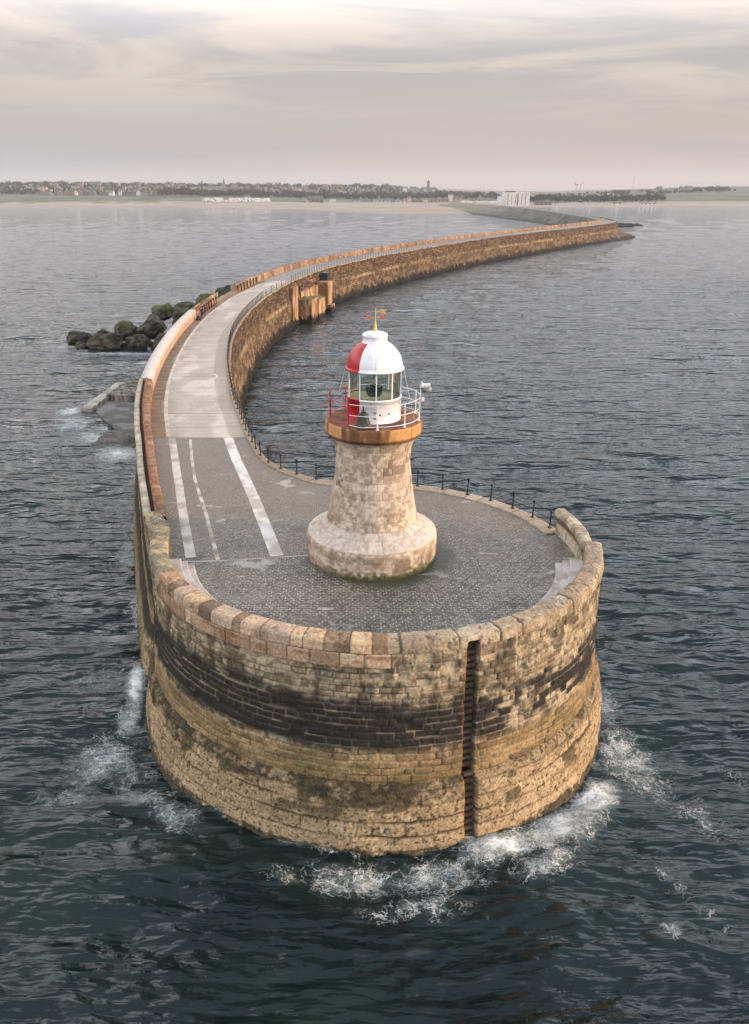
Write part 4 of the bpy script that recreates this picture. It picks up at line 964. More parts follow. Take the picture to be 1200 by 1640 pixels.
# picture survey of the breakwater stones: bearing x, distance y, radius, height of centre, moss
RK = [(-43.5, 150.5, 3.4, .9, 0, 'broad brown boulder at the waterline, left end of the main rock pile'), (-37.6, 150.5, 3.0, .9, 0, 'brown boulder at the waterline, second from the left end of the pile'), (-32.6, 150.8, 3.2, .7, .05, 'low brown boulder at the waterline just left of the smooth parapet'), (-29, 151.5, 2.6, .4, 0, 'low dark boulder touching the foot of the sea wall'),
      (-45.6, 156, 2.4, 1.2, .0, 'dark boulder behind the broad brown one at the left'), (-41.5, 157, 3.0, 2.0, .5, 'green-topped boulder on the second row at the left'), (-36.4, 158, 3.6, 2.4, 0, 'tall brown boulder in the middle of the rock pile'), (-30.5, 158, 3.3, 1.8, 0, 'brown boulder in the second row beside the wall'),
      (-36.0, 166, 3.0, 4.3, .75, 'pointed mossy boulder standing highest in the middle of the pile'), (-31.2, 165, 4.0, 3.0, .1, 'large pitted brown boulder right of the pointed mossy one'), (-25.8, 164, 3.4, 2.6, .6, 'boulder with yellow-green moss near the wall'), (-32.5, 173, 3.0, 3.8, .35, 'greenish boulder behind the large pitted one'),
      (-28.0, 176, 3.6, 4.6, 1.0, 'bright green mossy boulder near the top of the pile'), (-24.0, 170, 3.0, 3.4, .5, 'green and brown boulder close to the parapet'), (-22.5, 184, 5.6, 4.6, .25, 'biggest dark green boulder at the top of the pile'), (-17.6, 190, 3.6, 4.2, .15, 'dark boulder on the right of the biggest one'),
      (-27.0, 157.5, 3.0, 1.2, 0, 'dark boulder low between the pile and the wall'), (-51.4, 157.5, 2.2, .5, .1, 'small flat rock standing alone left of the pile'), (-49.2, 156, 2.3, .4, 0, 'dark flat rock next to the lone one left of the pile'), (-48.2, 151.0, 1.5, .1, 0, 'smallest rock barely above the water left of the pile'), (-45.9, 151.8, 1.8, .5, 0, 'small dark rock at the left tip of the pile'), (-14.0, 198, 3.0, 4.6, .0, 'dark rock showing just over the broken parapet')]
var = {}
for i, (x, y, r, z, ms, lb) in enumerate(RK):
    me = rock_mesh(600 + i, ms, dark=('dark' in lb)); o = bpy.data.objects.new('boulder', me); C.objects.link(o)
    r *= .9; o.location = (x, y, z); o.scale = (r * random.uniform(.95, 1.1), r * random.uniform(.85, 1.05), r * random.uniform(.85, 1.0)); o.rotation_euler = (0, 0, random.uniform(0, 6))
    tag(o, lb, 'rock', 'boulders of the breakwater pile')
me4 = [rock_mesh(660 + i, 0, True) for i in range(4)]
for i in range(14):
    t = i / 13; me = me4[i % 4]
    o = bpy.data.objects.new('boulder', me); C.objects.link(o); sc = random.uniform(3.5, 6.5) * (1 - .55 * t)
    o.location = (193 + 38 * t + random.uniform(-3, 3), 628 + 40 * t + random.uniform(-14, 14), random.uniform(.2, 1.8) * (1 - t)); o.scale = (sc * 1.3, sc * 1.5, sc * .55); o.rotation_euler = (0, 0, random.uniform(0, 6))
    tag(o, 'dark rock in the low spit off the far bend of the pier', 'rock', 'rocks off the far bend')

# ==================================================================== CAUSEWAY beyond the bend, back to the beach
def causeway():
    ctrl = [(154.5, 500), (162, 530), (166.5, 560), (170, 600), (175, 680), (181, 784), (182, 900), (178, 1060), (170, 1240)]
    p = catmull(ctrl, 2.0); n = normals(p, 1); s = arclen(p)
    wl = np.interp(p[:, 1], [500, 560, 640, 700, 760, 840, 900, 1240], [8, 9, 9, 14, 26, 36, 40, 60]); wr = np.interp(p[:, 1], [500, 520, 560, 620, 1240], [.5, 1, 10, 12, 12])
    ts = np.concatenate([np.linspace(-1, 0, 22), np.linspace(0, 1, 5)[1:], np.linspace(1, 2, 14)[1:]])
    P = np.empty((len(p), len(ts), 3)); top = np.interp(p[:, 1], [500, 900, 1240], [8.75, 8.2, 6.5])
    for j, t in enumerate(ts):
        if t <= 0: off = -4 + t * wl; z = top + t * (top + 1.5)
        elif t <= 1: off = -4 + 8 * t + 0 * wl; z = top
        else: off = 4 + (t - 1) * wr; z = top - (t - 1) * (top + 1.5)
        P[:, j, :2] = p + n * off[:, None]; P[:, j, 2] = z
    slope = ((ts < -.02) | (ts > 1.02)).astype(float)[None]
    nz = fbm(P[..., 0] * .22, P[..., 1] * .12, P[..., 2] * .3, 701, 4); P[..., 2] += (nz - .5) * 2.6 * slope
    col = mixc((100, 98, 90), (68, 67, 61), sst(nz, .35, .65)); col = mixc(col, (130, 126, 116), (1 - slope) * .6); col = mixc(col, (80, 82, 64), sst(fbm(P[..., 0] * .05, P[..., 1] * .02, 0 * nz, 702, 3), .5, .62) * slope * .6)
    col = mixc(col, (164, 148, 124), sst(P[..., 1], 800, 1000) * .45)
    col = mixc(col, (48, 44, 38), slope * sst(P[..., 2], 1.6, .4) * .8)
    return link('causeway', mesh_np('causeway', P.reshape(-1, 3), grid_faces(len(p), len(ts), flip=False), col, False), M['rubble'], label='grey-green rubble-sided causeway continuing from the far bend of the pier to the beach', cat='causeway')
causeway()

# ==================================================================== SEA
def sea():
    r = [9.0]
    while r[-1] < 1500: r.append(r[-1] * (1.0038 if r[-1] < 300 else 1.010))
    r = np.array(r); a = np.radians(np.linspace(90 + 56, 90 - 56, 1180)); RR, AA = np.meshgrid(r, a, indexing='ij')
    X = RR * np.cos(AA); Y = RR * np.sin(AA)
    # warp the fan a little so that its spokes do not show
    Z = np.zeros_like(X); sp_ = RR * .0038
    q = np.random.default_rng(5)
    waves = []
    for k in range(90):
        lam = math.exp(q.uniform(math.log(.7), math.log(16))); th = rad(-98) + q.normal(0, .55 if lam < 5 else .3) + (.0 if lam < 6 else rad(6))
        amp = .0068 * lam ** .80 * q.uniform(.5, 1.2) * (1 if lam < 9 else .8); waves.append((lam, th, amp, q.uniform(0, 6.28)))
    amod = .55 + .9 * fbm(X * .03, Y * .05, 0 * X, 801, 3)
    for lam, th, amp, ph in waves:
        w_ = np.clip((lam / sp_ - 3) / 5, 0, 1); kx, ky = 2 * np.pi / lam * math.cos(th), 2 * np.pi / lam * math.sin(th)
        wob = 1.8 * (fbm(X / lam * .22, Y / lam * .22, 0 * X, 810 + int(ph * 9), 2) - .5) * 6.28 * .5 if lam > 2.5 else 0
        p_ = kx * X + ky * Y + ph + wob
        Z += w_ * amp * (1 - 2 * np.abs(np.sin(p_ / 2)) ** 1.4 if lam > 2 else np.sin(p_))
    Z *= amod
    # disturbed water around the pierhead: broader slopping humps
    rh = np.hypot(X - CX, Y - CY); near = np.exp(-np.clip(rh - 13.2, 0, 99) / 9)
    Z += near * (fbm(X * .22, Y * .30, 0 * X, 830, 4) - .5) * 1.5
    # foam density
    def blob(x, y, sx, sy, rot, k):
        c_, s_ = math.cos(rot), math.sin(rot); dx, dy = X - x, Y - y; u_ = (dx * c_ + dy * s_) / sx; v_ = (-dx * s_ + dy * c_) / sy
        return k * np.exp(-(u_ ** 2 + v_ ** 2))
    fo = np.zeros_like(X)
    for b in ((-12.3, 41.0, .55, 2.6, .15, 1.25), (-12.0, 37.8, .7, 1.4, 0, .8), (-12.6, 34.6, 2.4, 2.6, .3, .55), (-10.2, 32.4, 2.2, 1.6, -.6, .6), (-8.0, 30.4, 1.8, 1.0, -.6, .6), (-13.6, 31.6, 1.6, .8, .3, .5), (-14.5, 41.5, 2.6, 2.2, 0, .35),
              (12.6, 31.6, 1.6, .85, .85, 1.5), (10.4, 29.6, 2.4, 1.1, .6, 1.2), (7.4, 28.2, 2.6, .85, .3, .95), (4.2, 26.7, 2.8, 1.2, .12, .60), (.6, 26.6, 2.8, 1.0, -.05, .56), (3.4, 25.0, 2.8, .8, .1, .46), (-2.4, 26.6, 1.6, .6, -.1, .36), (9.2, 27.3, 2.2, 1.0, .5, .6),
              (15.0, 34.6, 2.0, 3.0, .4, .55), (16.8, 31.0, 1.6, 3.6, .55, .34), (15.4, 39.5, .7, 3.0, -.1, .55), (14.6, 25.6, .6, 3.4, .5, .3), (13.4, 23.8, .5, .5, 0, .6), (21, 31.5, .6, 3.5, .5, .35),
              (-29.5, 92.5, 4.2, 2.0, -.9, .8), (-34.0, 99.0, 3.0, 4, .2, .6), (-25.0, 86.5, 3.2, 2.4, -.7, .9), (-36.2, 105, 1.6, 3, 0, .95), (-27, 103, 5, 3, 0, .7), (-24.5, 97, 3, 3, 0, .8), (-34, 90, 6, 4, 0, .35), (-21.5, 78, 1.5, 6, .2, .35), (-17.5, 60, .8, 4.5, .27, .55), (-14.3, 50, .6, 3, .27, .6), (-19.5, 68, 1.2, 4, .27, .3),
              (-40, 145.5, 9, 1.4, 0, .75), (-30, 147.5, 5, 1.0, 0, .85), (-52, 152, 5, 2, 0, .55), (-52, 141, 10, 3, 0, .3)):
        fo = np.maximum(fo, blob(*b)) if b[5] > .3 else fo + blob(*b)
    ring = np.exp(-np.clip(rh - 13.05, 0, 9) / .28) * .55 * sst(fbm(X * .5, Y * .5, 0 * X, 840, 3), .35, .6); fo = np.maximum(fo, ring)
    # raised churned crest on the seaward right
    Z += fo * .16 * (fbm(X * 1.5, Y * 1.5, 0 * X, 841, 3)) + .35 * blob(11.4, 29.4, 2.6, .6, .62, 1) 
    P = np.stack([X, Y, Z], -1).reshape(-1, 3); me = mesh_np('sea', P, grid_faces(*X.shape, flip=True), None)
    at = me.attributes.new('foam', 'FLOAT', 'POINT'); at.data.foreach_set('value', fo.ravel().astype(np.float32))
    m, t, b, o = mat('sea_water')
    P_ = t.tc; geo = t.new('ShaderNodeNewGeometry').outputs['Position']
    f = t.new('ShaderNodeAttribute', attribute_name='foam').outputs['Fac']
    wrp = t.new('ShaderNodeTexNoise'); t.link(geo, wrp.inputs['Vector']); wrp.inputs['Scale'].default_value = 1.1; wrp.inputs['Detail'].default_value = 6; wrp.inputs['Roughness'].default_value = .68
    off = t.new('ShaderNodeVectorMath', operation='SCALE'); t.link(wrp.outputs['Color'], off.inputs[0]); off.inputs['Scale'].default_value = 1.5
    ad = t.new('ShaderNodeVectorMath', operation='ADD'); t.link(geo, ad.inputs[0]); t.link(off.outputs[0], ad.inputs[1])
    nn_ = t.noise(geo, 1.1, 5, .7); nf_ = t.noise(geo, 9, 4, .7)
    fd = t.math('ADD', f, t.math('MULTIPLY', t.math('SUBTRACT', nn_, .5), t.math('MULTIPLY', t.sm(f, .1, .4), 1.1)))
    fdp = t.math('MAXIMUM', fd, 0.0)
    def web(sc, loc, k, det=2):
        q_ = t.noise(t.mapping(geo, scale=(1, 1.25, .02), loc=loc), sc, det, .62, .35)
        dd_ = t.math('ABSOLUTE', t.math('SUBTRACT', q_, .5)); wd_ = t.math('ADD', t.math('MULTIPLY', fdp, k * 1.0), .0005)
        return t.sm(dd_, wd_, 0.0)
    l1 = t.math('MULTIPLY', web(.75, (3, 1, 0), .040, 5), t.sm(f, .12, .30)); l2 = t.math('MULTIPLY', web(1.7, (7, 5, 0), .06, 5), t.sm(fd, .22, .45)); l3 = t.math('MULTIPLY', web(3.6, (1, 9, 0), .07, 4), t.sm(fd, .40, .62))
    l2 = t.math('MAXIMUM', l2, l3)
    solid = t.sm(t.math('ADD', fd, t.math('MULTIPLY', t.math('SUBTRACT', nf_, .5), .9)), .66, 1.0)
    foam = t.math('MAXIMUM', t.math('MAXIMUM', t.math('MULTIPLY', l1, .85), t.math('MULTIPLY', l2, .8)), solid)
    foam = t.math('MULTIPLY', foam, t.sm(t.math('ADD', t.math('MULTIPLY', nf_, .5), t.math('MULTIPLY', nn_, .5)), .34, .52, .2, 1.0))
    # scattered small whitecaps' spume
    ms = t.math('MULTIPLY', t.sm(t.noise(t.mapping(geo, scale=(.06, .12, 1)), 1, 3, .6), .60, .72), t.sm(t.noise(t.mapping(geo, scale=(1.6, 3.4, 1)), 1, 4, .75, .5), .64, .74))
    foam = t.math('MAXIMUM', foam, t.math('MULTIPLY', ms, .35))
    sepp = t.new('ShaderNodeSeparateXYZ'); t.link(geo, sepp.inputs[0])
    deep = t.mix(t.sm(t.noise(geo, .09, 3), .35, .65), S(8, 24, 27), S(15, 36, 32))
    churn = t.mix(t.math('MULTIPLY', t.sm(fd, .18, .95), .75), deep, S(150, 166, 160))
    colr = t.mix(foam, churn, S(226, 230, 228))
    t.link(colr, b.inputs['Base Color']); t.put(t.math('ADD', t.math('MULTIPLY', foam, .6), .05), b.inputs['Roughness'])
    b.inputs['IOR'].default_value = 1.36; b.inputs['Specular IOR Level'].default_value = .5
    # ripples in several sizes
    h1 = t.noise(t.mapping(geo, scale=(.20, .92, .3), rot=(0, 0, .10)), 1.0, 2, .45, .5)
    h2 = t.noise(t.mapping(geo, scale=(.8, 2.8, .5), rot=(0, 0, -.15)), 1.0, 2, .5, .4)
    h3 = t.noise(t.mapping(geo, scale=(.12, .30, .1), rot=(0, 0, .06)), 1.0, 3, .55, .4)
    hh = t.math('ADD', t.math('ADD', t.math('MULTIPLY', h1, .70), t.math('MULTIPLY', h2, .17)), t.math('MULTIPLY', h3, 1.1))
    hh = t.math('ADD', hh, t.math('MULTIPLY', t.noise(geo, 5.5, 3, .6, .4), .022)); hh = t.math('ADD', hh, t.math('MULTIPLY', foam, .06))
    n = t.new('ShaderNodeBump'); n.inputs['Strength'].default_value = 1.0; n.inputs['Distance'].default_value = 1.0; t.link(hh, n.inputs['Height']); t.link(n.outputs[0], b.inputs['Normal'])
    link('sea', me, m, kind='structure')
    # the rest of the water, outside that fan, dead flat far water
    bm = NB(); R2 = 9000
    vs = [bm.verts.new(c) for c in ((-R2, -R2, -.6), (R2, -R2, -.6), (R2, R2, -.6), (-R2, R2, -.6))]; bm.faces.new(vs)
    bm_obj('sea', bm, m, kind='structure')
sea()

# ==================================================================== LAND
HB = lambda px: (px - 546) / 1391.0          # survey bearing -> x per metre of distance
def interp2(d, xs, ys): return np.interp(d, xs, ys)
BX = np.array([-.52, -.345, -.20, -.05, .0, .05, .10, .14, .185, .20, .24, .30, .43, .6])
SHORE = np.array([1420, 1300, 1220, 1090, 985, 925, 905, 900, 1040, 1225, 1232, 1225, 1255, 1300])
Z1 = np.array([12, 12, 11, 6, 5, 4.5, 4, 3.5, 3.5, 3.5, 3.5, 4, 12, 14.])     # ground at 1750 m
Z2 = np.array([32, 31, 27, 24, 24, 22, 17, 10, 7, 6, 6, 12, 27, 30.])         # ground at 2450 m
def ground(x, y):
    d_ = y; bx = x / np.maximum(y, 1)
    sh = np.interp(bx, BX, SHORE); z1 = np.interp(bx, BX, Z1); z2 = np.interp(bx, BX, Z2)
    s = d_ - sh
    z = np.where(s < 0, s * .02, np.minimum(s * .012, 2.6))
    z = z + np.clip((d_ - 1380) / 370, 0, 1) ** 1.3 * (z1 - 2.6).clip(0) * (s > 0)
    z = z + sst(d_, 1750, 2450) * (z2 - z1)
    return z
def land():
    r = np.concatenate([np.linspace(880, 1500, 125), np.linspace(1506, 2600, 150), np.linspace(2650, 4200, 20)]); bx = np.linspace(-.62, .62, 420)
    Rr, Bx = np.meshgrid(r, bx, indexing='ij'); X = Rr * Bx; Y = Rr
    Z = ground(X, Y); sh = np.interp(Bx, BX, SHORE); s = Y - sh
    n = fbm(X * .02, Y * .02, 0 * X, 901, 4); dune = fbm(X * .035, Y * .02, 0 * X, 902, 4)
    dz = sst(Y, 1380, 1440) * (1 - sst(Y, 1520, 1600)) * (s > 20); Z = Z + dz * (dune - .4) * 5 + np.where(s > 8, (n - .5) * .8, 0)
    sand = mixc((158, 146, 132), (136, 124, 112), n); sand = mixc(sand, (122, 112, 102), sst(s, 26, 6) * .8)
    grass = mixc((98, 102, 80), (78, 82, 64), sst(n, .35, .65)); town = mixc((82, 84, 76), (96, 92, 86), n)
    gz = sst(Y + (dune - .5) * 120, 1430, 1500); tz = sst(Y, 1690, 1730) * (1 - sst(Bx, .37, .385) * (1 - sst(Y, 1960, 2000)))
    scrub = sst(dune, .5, .58) * dz
    col = mixc(sand, grass, gz); col = mixc(col, (78, 88, 58), scrub * .8)
    col = mixc(col, sand, (1 - sst(Y, 1440, 1500)) * (1 - scrub) * sst(Bx, -.2, -.1) * .6)
    col = mixc(col, town, tz)
    me = mesh_np('coastal_land', np.stack([X, Y, Z], -1).reshape(-1, 3), grid_faces(*X.shape, flip=True), col)
    link('coastal_land', me, M['land'], kind='structure')
    # low far hills
    for d_, zz, sd_, nm in ((3700, 34, 911, 'far_hills'), (4500, 46, 912, 'far_hills')):
        xs = np.linspace(-.75, .75, 260) * d_; ds = np.linspace(0, 1, 9); Xh, Dh = np.meshgrid(xs, ds, indexing='ij'); Yh = d_ - 300 + 600 * Dh
        prof = (fbm(xs * .0006, 0 * xs, 0 * xs, sd_, 4) - .28) * 2.1; Zh = zz * np.clip(prof, .05, 3)[:, None] * np.sin(np.pi * Dh) - 4
        me = mesh_np(nm, np.stack([Xh, Yh, Zh], -1).reshape(-1, 3), grid_faces(*Xh.shape), np.tile(np.array((96, 104, 92.)), (Xh.size, 1)))
        link(nm, me, M['land'], kind='structure')
land()
def gz1(x, y): return float(ground(np.array([x]), np.array([y]))[0])

# -------------------------------------------------- trees
M['leaf'] = []
for i, (a, b) in enumerate((((36, 46, 36), (56, 66, 46)), ((46, 54, 40), (70, 76, 52)), ((32, 44, 38), (50, 60, 46)))):
    m, t, bb, o = mat('foliage'); inf = t.new('ShaderNodeNewGeometry').outputs['Random Per Island']; t.link(t.mix(inf, S(*a), S(*b)), bb.inputs['Base Color']); bb.inputs['Roughness'].default_value = .8; bb.inputs['Specular IOR Level'].default_value = .15; M['leaf'].append(m)
M['bark'] = plain('bark', S(70, 58, 46), .9)
def leaves(centres, radii, n, size, r0):
    k = r0.integers(0, len(centres), n); dv_ = r0.normal(size=(n, 3)); dv_ /= np.linalg.norm(dv_, axis=1)[:, None]
    c = centres[k] + dv_ * radii[k][:, None] * (r0.uniform(.45, 1.0, n) ** .5)[:, None] * np.array([1, 1, .8])
    a = r0.normal(size=(n, 3)); a /= np.linalg.norm(a, axis=1)[:, None]; b = np.cross(a, r0.normal(size=(n, 3))); b /= np.linalg.norm(b, axis=1)[:, None]
    s = size * r0.uniform(.6, 1.3, n)[:, None]
    V = np.stack([c - a * s, c + b * s * .7, c + a * s, c - b * s * .7], 1).reshape(-1, 3); return V, np.arange(4 * n).reshape(n, 4)
CR, TR = [], []
for i in range(5):
    r0 = np.random.default_rng(950 + i); nb = 9 + 2 * i; H_ = 1.0
    cs = np.stack([r0.normal(0, .26, nb), r0.normal(0, .26, nb), r0.uniform(.38, .86, nb)], 1); rs_ = r0.uniform(.13, .24, nb)
    V, F = leaves(cs, rs_, 420, .055, r0); me = mesh_np('crown', V, F, None, False); me.materials.append(M['leaf'][i % 3]); CR.append(me)
    bm = NB(); bm_tube(bm, [(0, 0, -.08), (.01, 0, .2), (0, .01, .55)], [.035, .028, .012], 6)
    for kk in range(3):
        aa = kk * 2.1 + i; bm_tube(bm, [(0, 0, .28), (.16 * math.cos(aa), .16 * math.sin(aa), .58)], [.016, .006], 5)
    me = bpy.data.meshes.new('trunk'); bm.to_mesh(me); bm.free(); me.materials.append(M['bark']); TR.append(me)
def tree(x, y, h, k, lbl, grp):
    z = gz1(x, y); t = empty('tree', (x, y, z - .3), random.uniform(0, 6.28), label=lbl, cat='tree', group=grp); t.scale = (h * random.uniform(.95, 1.35), h * random.uniform(.95, 1.35), h)
    for nm, me in (('crown', CR[k]), ('trunk', TR[k])):
        o = bpy.data.objects.new(nm, me); C.objects.link(o); o.parent = t
# skyline trees, left to right, on the ridge behind the town
for i in range(120):
    px = random.uniform(10, 640) if i < 92 else random.uniform(985, 1165)
    y = random.uniform(2300, 2480) if i < 92 else random.uniform(1900, 2150); tree(HB(px) * y, y, random.uniform(9, 15), random.randrange(5), 'dark rounded tree on the skyline ridge behind the town, left and middle of the shore' if i < 92 else 'dark tree on the hilltop skyline at the right end of the shore', 'trees along the ridge skyline' if i < 92 else 'trees on the right-hand hill')
for i in range(95):
    px = random.choice([random.uniform(255, 330), random.uniform(330, 470), random.uniform(470, 640), random.uniform(640, 800)]); y = random.uniform(1700, 1840)
    tree(HB(px) * y, y, random.uniform(11, 17), random.randrange(5), 'dark park tree in the belt between the beach buildings and the town', 'park trees behind the beach')
for i in range(55):
    px = random.uniform(852, 1060); y = random.uniform(1420, 1560); tree(HB(px) * y, y, random.uniform(9, 14), random.randrange(5), 'dark tree in the wood behind the right-hand beach', 'trees behind the right-hand beach')
def wood(px0, px1, y0, y1, n, hgt, seed):
    r0 = np.random.default_rng(seed); px = r0.uniform(px0, px1, n); y = r0.uniform(y0, y1, n); x = (px - 546) / 1391 * y; z = ground(x, y)
    cs = np.stack([x, y, z + hgt * r0.uniform(.25, .62, n)], 1); V, F = leaves(cs, hgt * r0.uniform(.25, .45, n), n * 40, 1.35, r0); return V, F
Vs, Fs, o_ = [], [], 0
for a in ((240, 800, 1760, 1900, 260, 10, 971), (850, 1070, 1450, 1640, 130, 11, 972), (470, 700, 1680, 1740, 80, 10, 973), (0, 640, 1900, 2450, 900, 8, 974), (0, 640, 2370, 2460, 420, 11, 979), (0, 470, 1770, 1900, 380, 9, 980), (690, 800, 2000, 2300, 80, 9, 975), (1040, 1180, 2000, 2100, 70, 6, 976), (-40, 70, 1900, 2400, 60, 8, 977), (860, 1000, 2100, 2300, 60, 6, 978)):
    V, F = wood(*a); Vs.append(V); Fs.append(F + o_); o_ += len(V)
link('woodland', mesh_np('woodland', np.vstack(Vs), np.vstack(Fs), None, False), M['leaf'][2], label='continuous dark woodland and hedges filling the land between the beach and the town', cat='woodland', kind='stuff')

# -------------------------------------------------- houses
WALLS = [plain('wall_' + n, S(*c), .85, 0, .12, .4) for n, c in (('brick', (112, 97, 87)), ('render', (138, 131, 122)), ('stone', (112, 102, 92)), ('white', (196, 192, 186)), ('buff', (190, 158, 128)))]  # buff has orange sunlight put into the colour of walls labelled as lit
ROOFS = [plain('roof_' + n, S(*c), .85, 0, .15, .5) for n, c in (('slate', (84, 84, 88)), ('tile', (96, 80, 74)), ('grey', (104, 100, 98)))]
M['window'] = plain('window_glass', S(60, 66, 74), .2)
def house_mesh(w_, d_, h_, rh):
    bm = NB(); vs = [bm.verts.new(c) for c in ((-w_/2, -d_/2, -2), (w_/2, -d_/2, -2), (w_/2, d_/2, -2), (-w_/2, d_/2, -2), (-w_/2, -d_/2, h_), (w_/2, -d_/2, h_), (w_/2, d_/2, h_), (-w_/2, d_/2, h_), (-w_/2, 0, h_ + rh * .97), (w_/2, 0, h_ + rh * .97))]
    for f in ((0, 1, 5, 4), (1, 2, 6, 9, 5), (2, 3, 7, 6), (3, 0, 4, 8, 7)): bm.faces.new([vs[i] for i in f])
    a = bpy.data.meshes.new('wall'); bm.to_mesh(a); bm.free()
    bm = NB(); e = .4
    for s in (-1, 1):
        q = [(-w_/2 - e/2, s * (d_/2 + e), h_ - .25), (w_/2 + e/2, s * (d_/2 + e), h_ - .25), (w_/2 + e/2, 0, h_ + rh), (-w_/2 - e/2, 0, h_ + rh)]
        lo_ = [bm.verts.new(c) for c in q]; hi = [bm.verts.new((c[0], c[1], c[2] + .25)) for c in q]; bm.faces.new(lo_); bm.faces.new(hi[::-1])
        for i in range(4): bm.faces.new((lo_[i], lo_[(i + 1) % 4], hi[(i + 1) % 4], hi[i]))
    bmesh.ops.recalc_face_normals(bm, faces=bm.faces); b = bpy.data.meshes.new('roof'); bm.to_mesh(b); bm.free()
    bm = NB(); bm_box(bm, (w_/2 - .7, 0, h_ + rh + .4), (1.0, 1.4, 1.8)); c = bpy.data.meshes.new('chimney'); bm.to_mesh(c); bm.free()
    bm = NB()
    bm_box(bm, (0, -.01, 0), (1.2, .12, 1.5) if w_ < 12 else (2.6, .12, 1.4))
    dd = bpy.data.meshes.new('window'); bm.to_mesh(dd); bm.free(); return a, b, c, dd
KIT = {}
def house(x, y, dims, wi, ri, rz, lbl, grp, name='house', cat='house'):
    key = (dims, wi, ri)
    if key not in KIT:
        a, b, c, dd = [m_.copy() for m_ in house_mesh(*dims)]; a.materials.append(WALLS[wi]); b.materials.append(ROOFS[ri]); c.materials.append(WALLS[0]); dd.materials.append(M['window']); KIT[key] = (a, b, c, dd)
    t = empty(name, (x, y, gz1(x, y)), rz, label=lbl, cat=cat, group=grp); objs = []
    w_, d_, h_ = dims[:3]
    spots_ = [(xx, -d_ / 2, zz) for zz in ((1.5, h_ - 1.5) if h_ > 4 else (h_ / 2,)) for xx in ((-w_ * .25, w_ * .22) if w_ < 12 else np.linspace(-w_ * .38, w_ * .38, max(2, min(6, int(w_ / 6)))))]
    for nm, me in list(zip(('wall', 'roof', 'chimney'), KIT[key])) + [('window', KIT[key][3])] * len(spots_):
        o = bpy.data.objects.new(nm, me); C.objects.link(o); o.parent = objs[1] if nm == 'chimney' else (objs[0] if nm == 'window' else t); objs.append(o)
        if nm == 'window': o.location = spots_.pop()
    return t
DM = [(7, 9, 6.5, 3.2), (9, 10, 6.2, 3.6), (6.2, 9, 7.5, 3.0), (14, 10, 8, 3.2)]
px = 66.0; k = 0
while px < 262:                                    # seafront terrace
    dm = DM[k % 3]; y = 1735 + 10 * math.sin(px * .1); house(HB(px) * y, y, dm, random.choice((1, 2, 1, 0, 2, 0, 1, 3)), random.choice((0, 1, 2)), random.choice((0, 0, rad(90))), 'pale seafront house above the green bank in the row at the left of the shore', 'seafront houses above the green bank')
    px += dm[0] / 1735 * 1391 * random.choice((1.05, 1.2, 1.9)); k += 1
for i in range(120):                               # the town climbing the hill behind
    px = random.uniform(40, 640); y = random.uniform(1960, 2420); house(HB(px) * y, y, random.choice(DM[:3]), random.choice((0, 0, 2, 2, 1, 1, 4 if i % 5 == 0 else 0)), random.choice((0, 1, 2)), rad(random.choice((0, 90, 8, -10))), 'small brown-roofed house on the wooded slope of the town, left and middle of the shore', 'town houses on the slope')
for i in range(26):
    px = random.uniform(636, 700); y = random.uniform(2200, 2300); house(HB(px) * y, y, random.choice(DM), random.choice((1, 2, 3)), 0, rad(random.choice((0, 90))), 'pale house in the row around the foot of the distant tower', 'houses near the tower')
for i, px in enumerate((1042, 1050, 1058, 1075, 1083, 1092, 1098, 1104, 1110, 1127, 1140, 1150, 1160)):
    y = 2040 + 12 * (i % 3); house(HB(px) * y, y, DM[i % 4], (2, 1, 0, 1)[i % 4], (0, 2)[i % 2], rad((0, 90)[i % 2]), 'house on the crest of the green hill at the right end of the shore', 'houses on the right-hand hill')
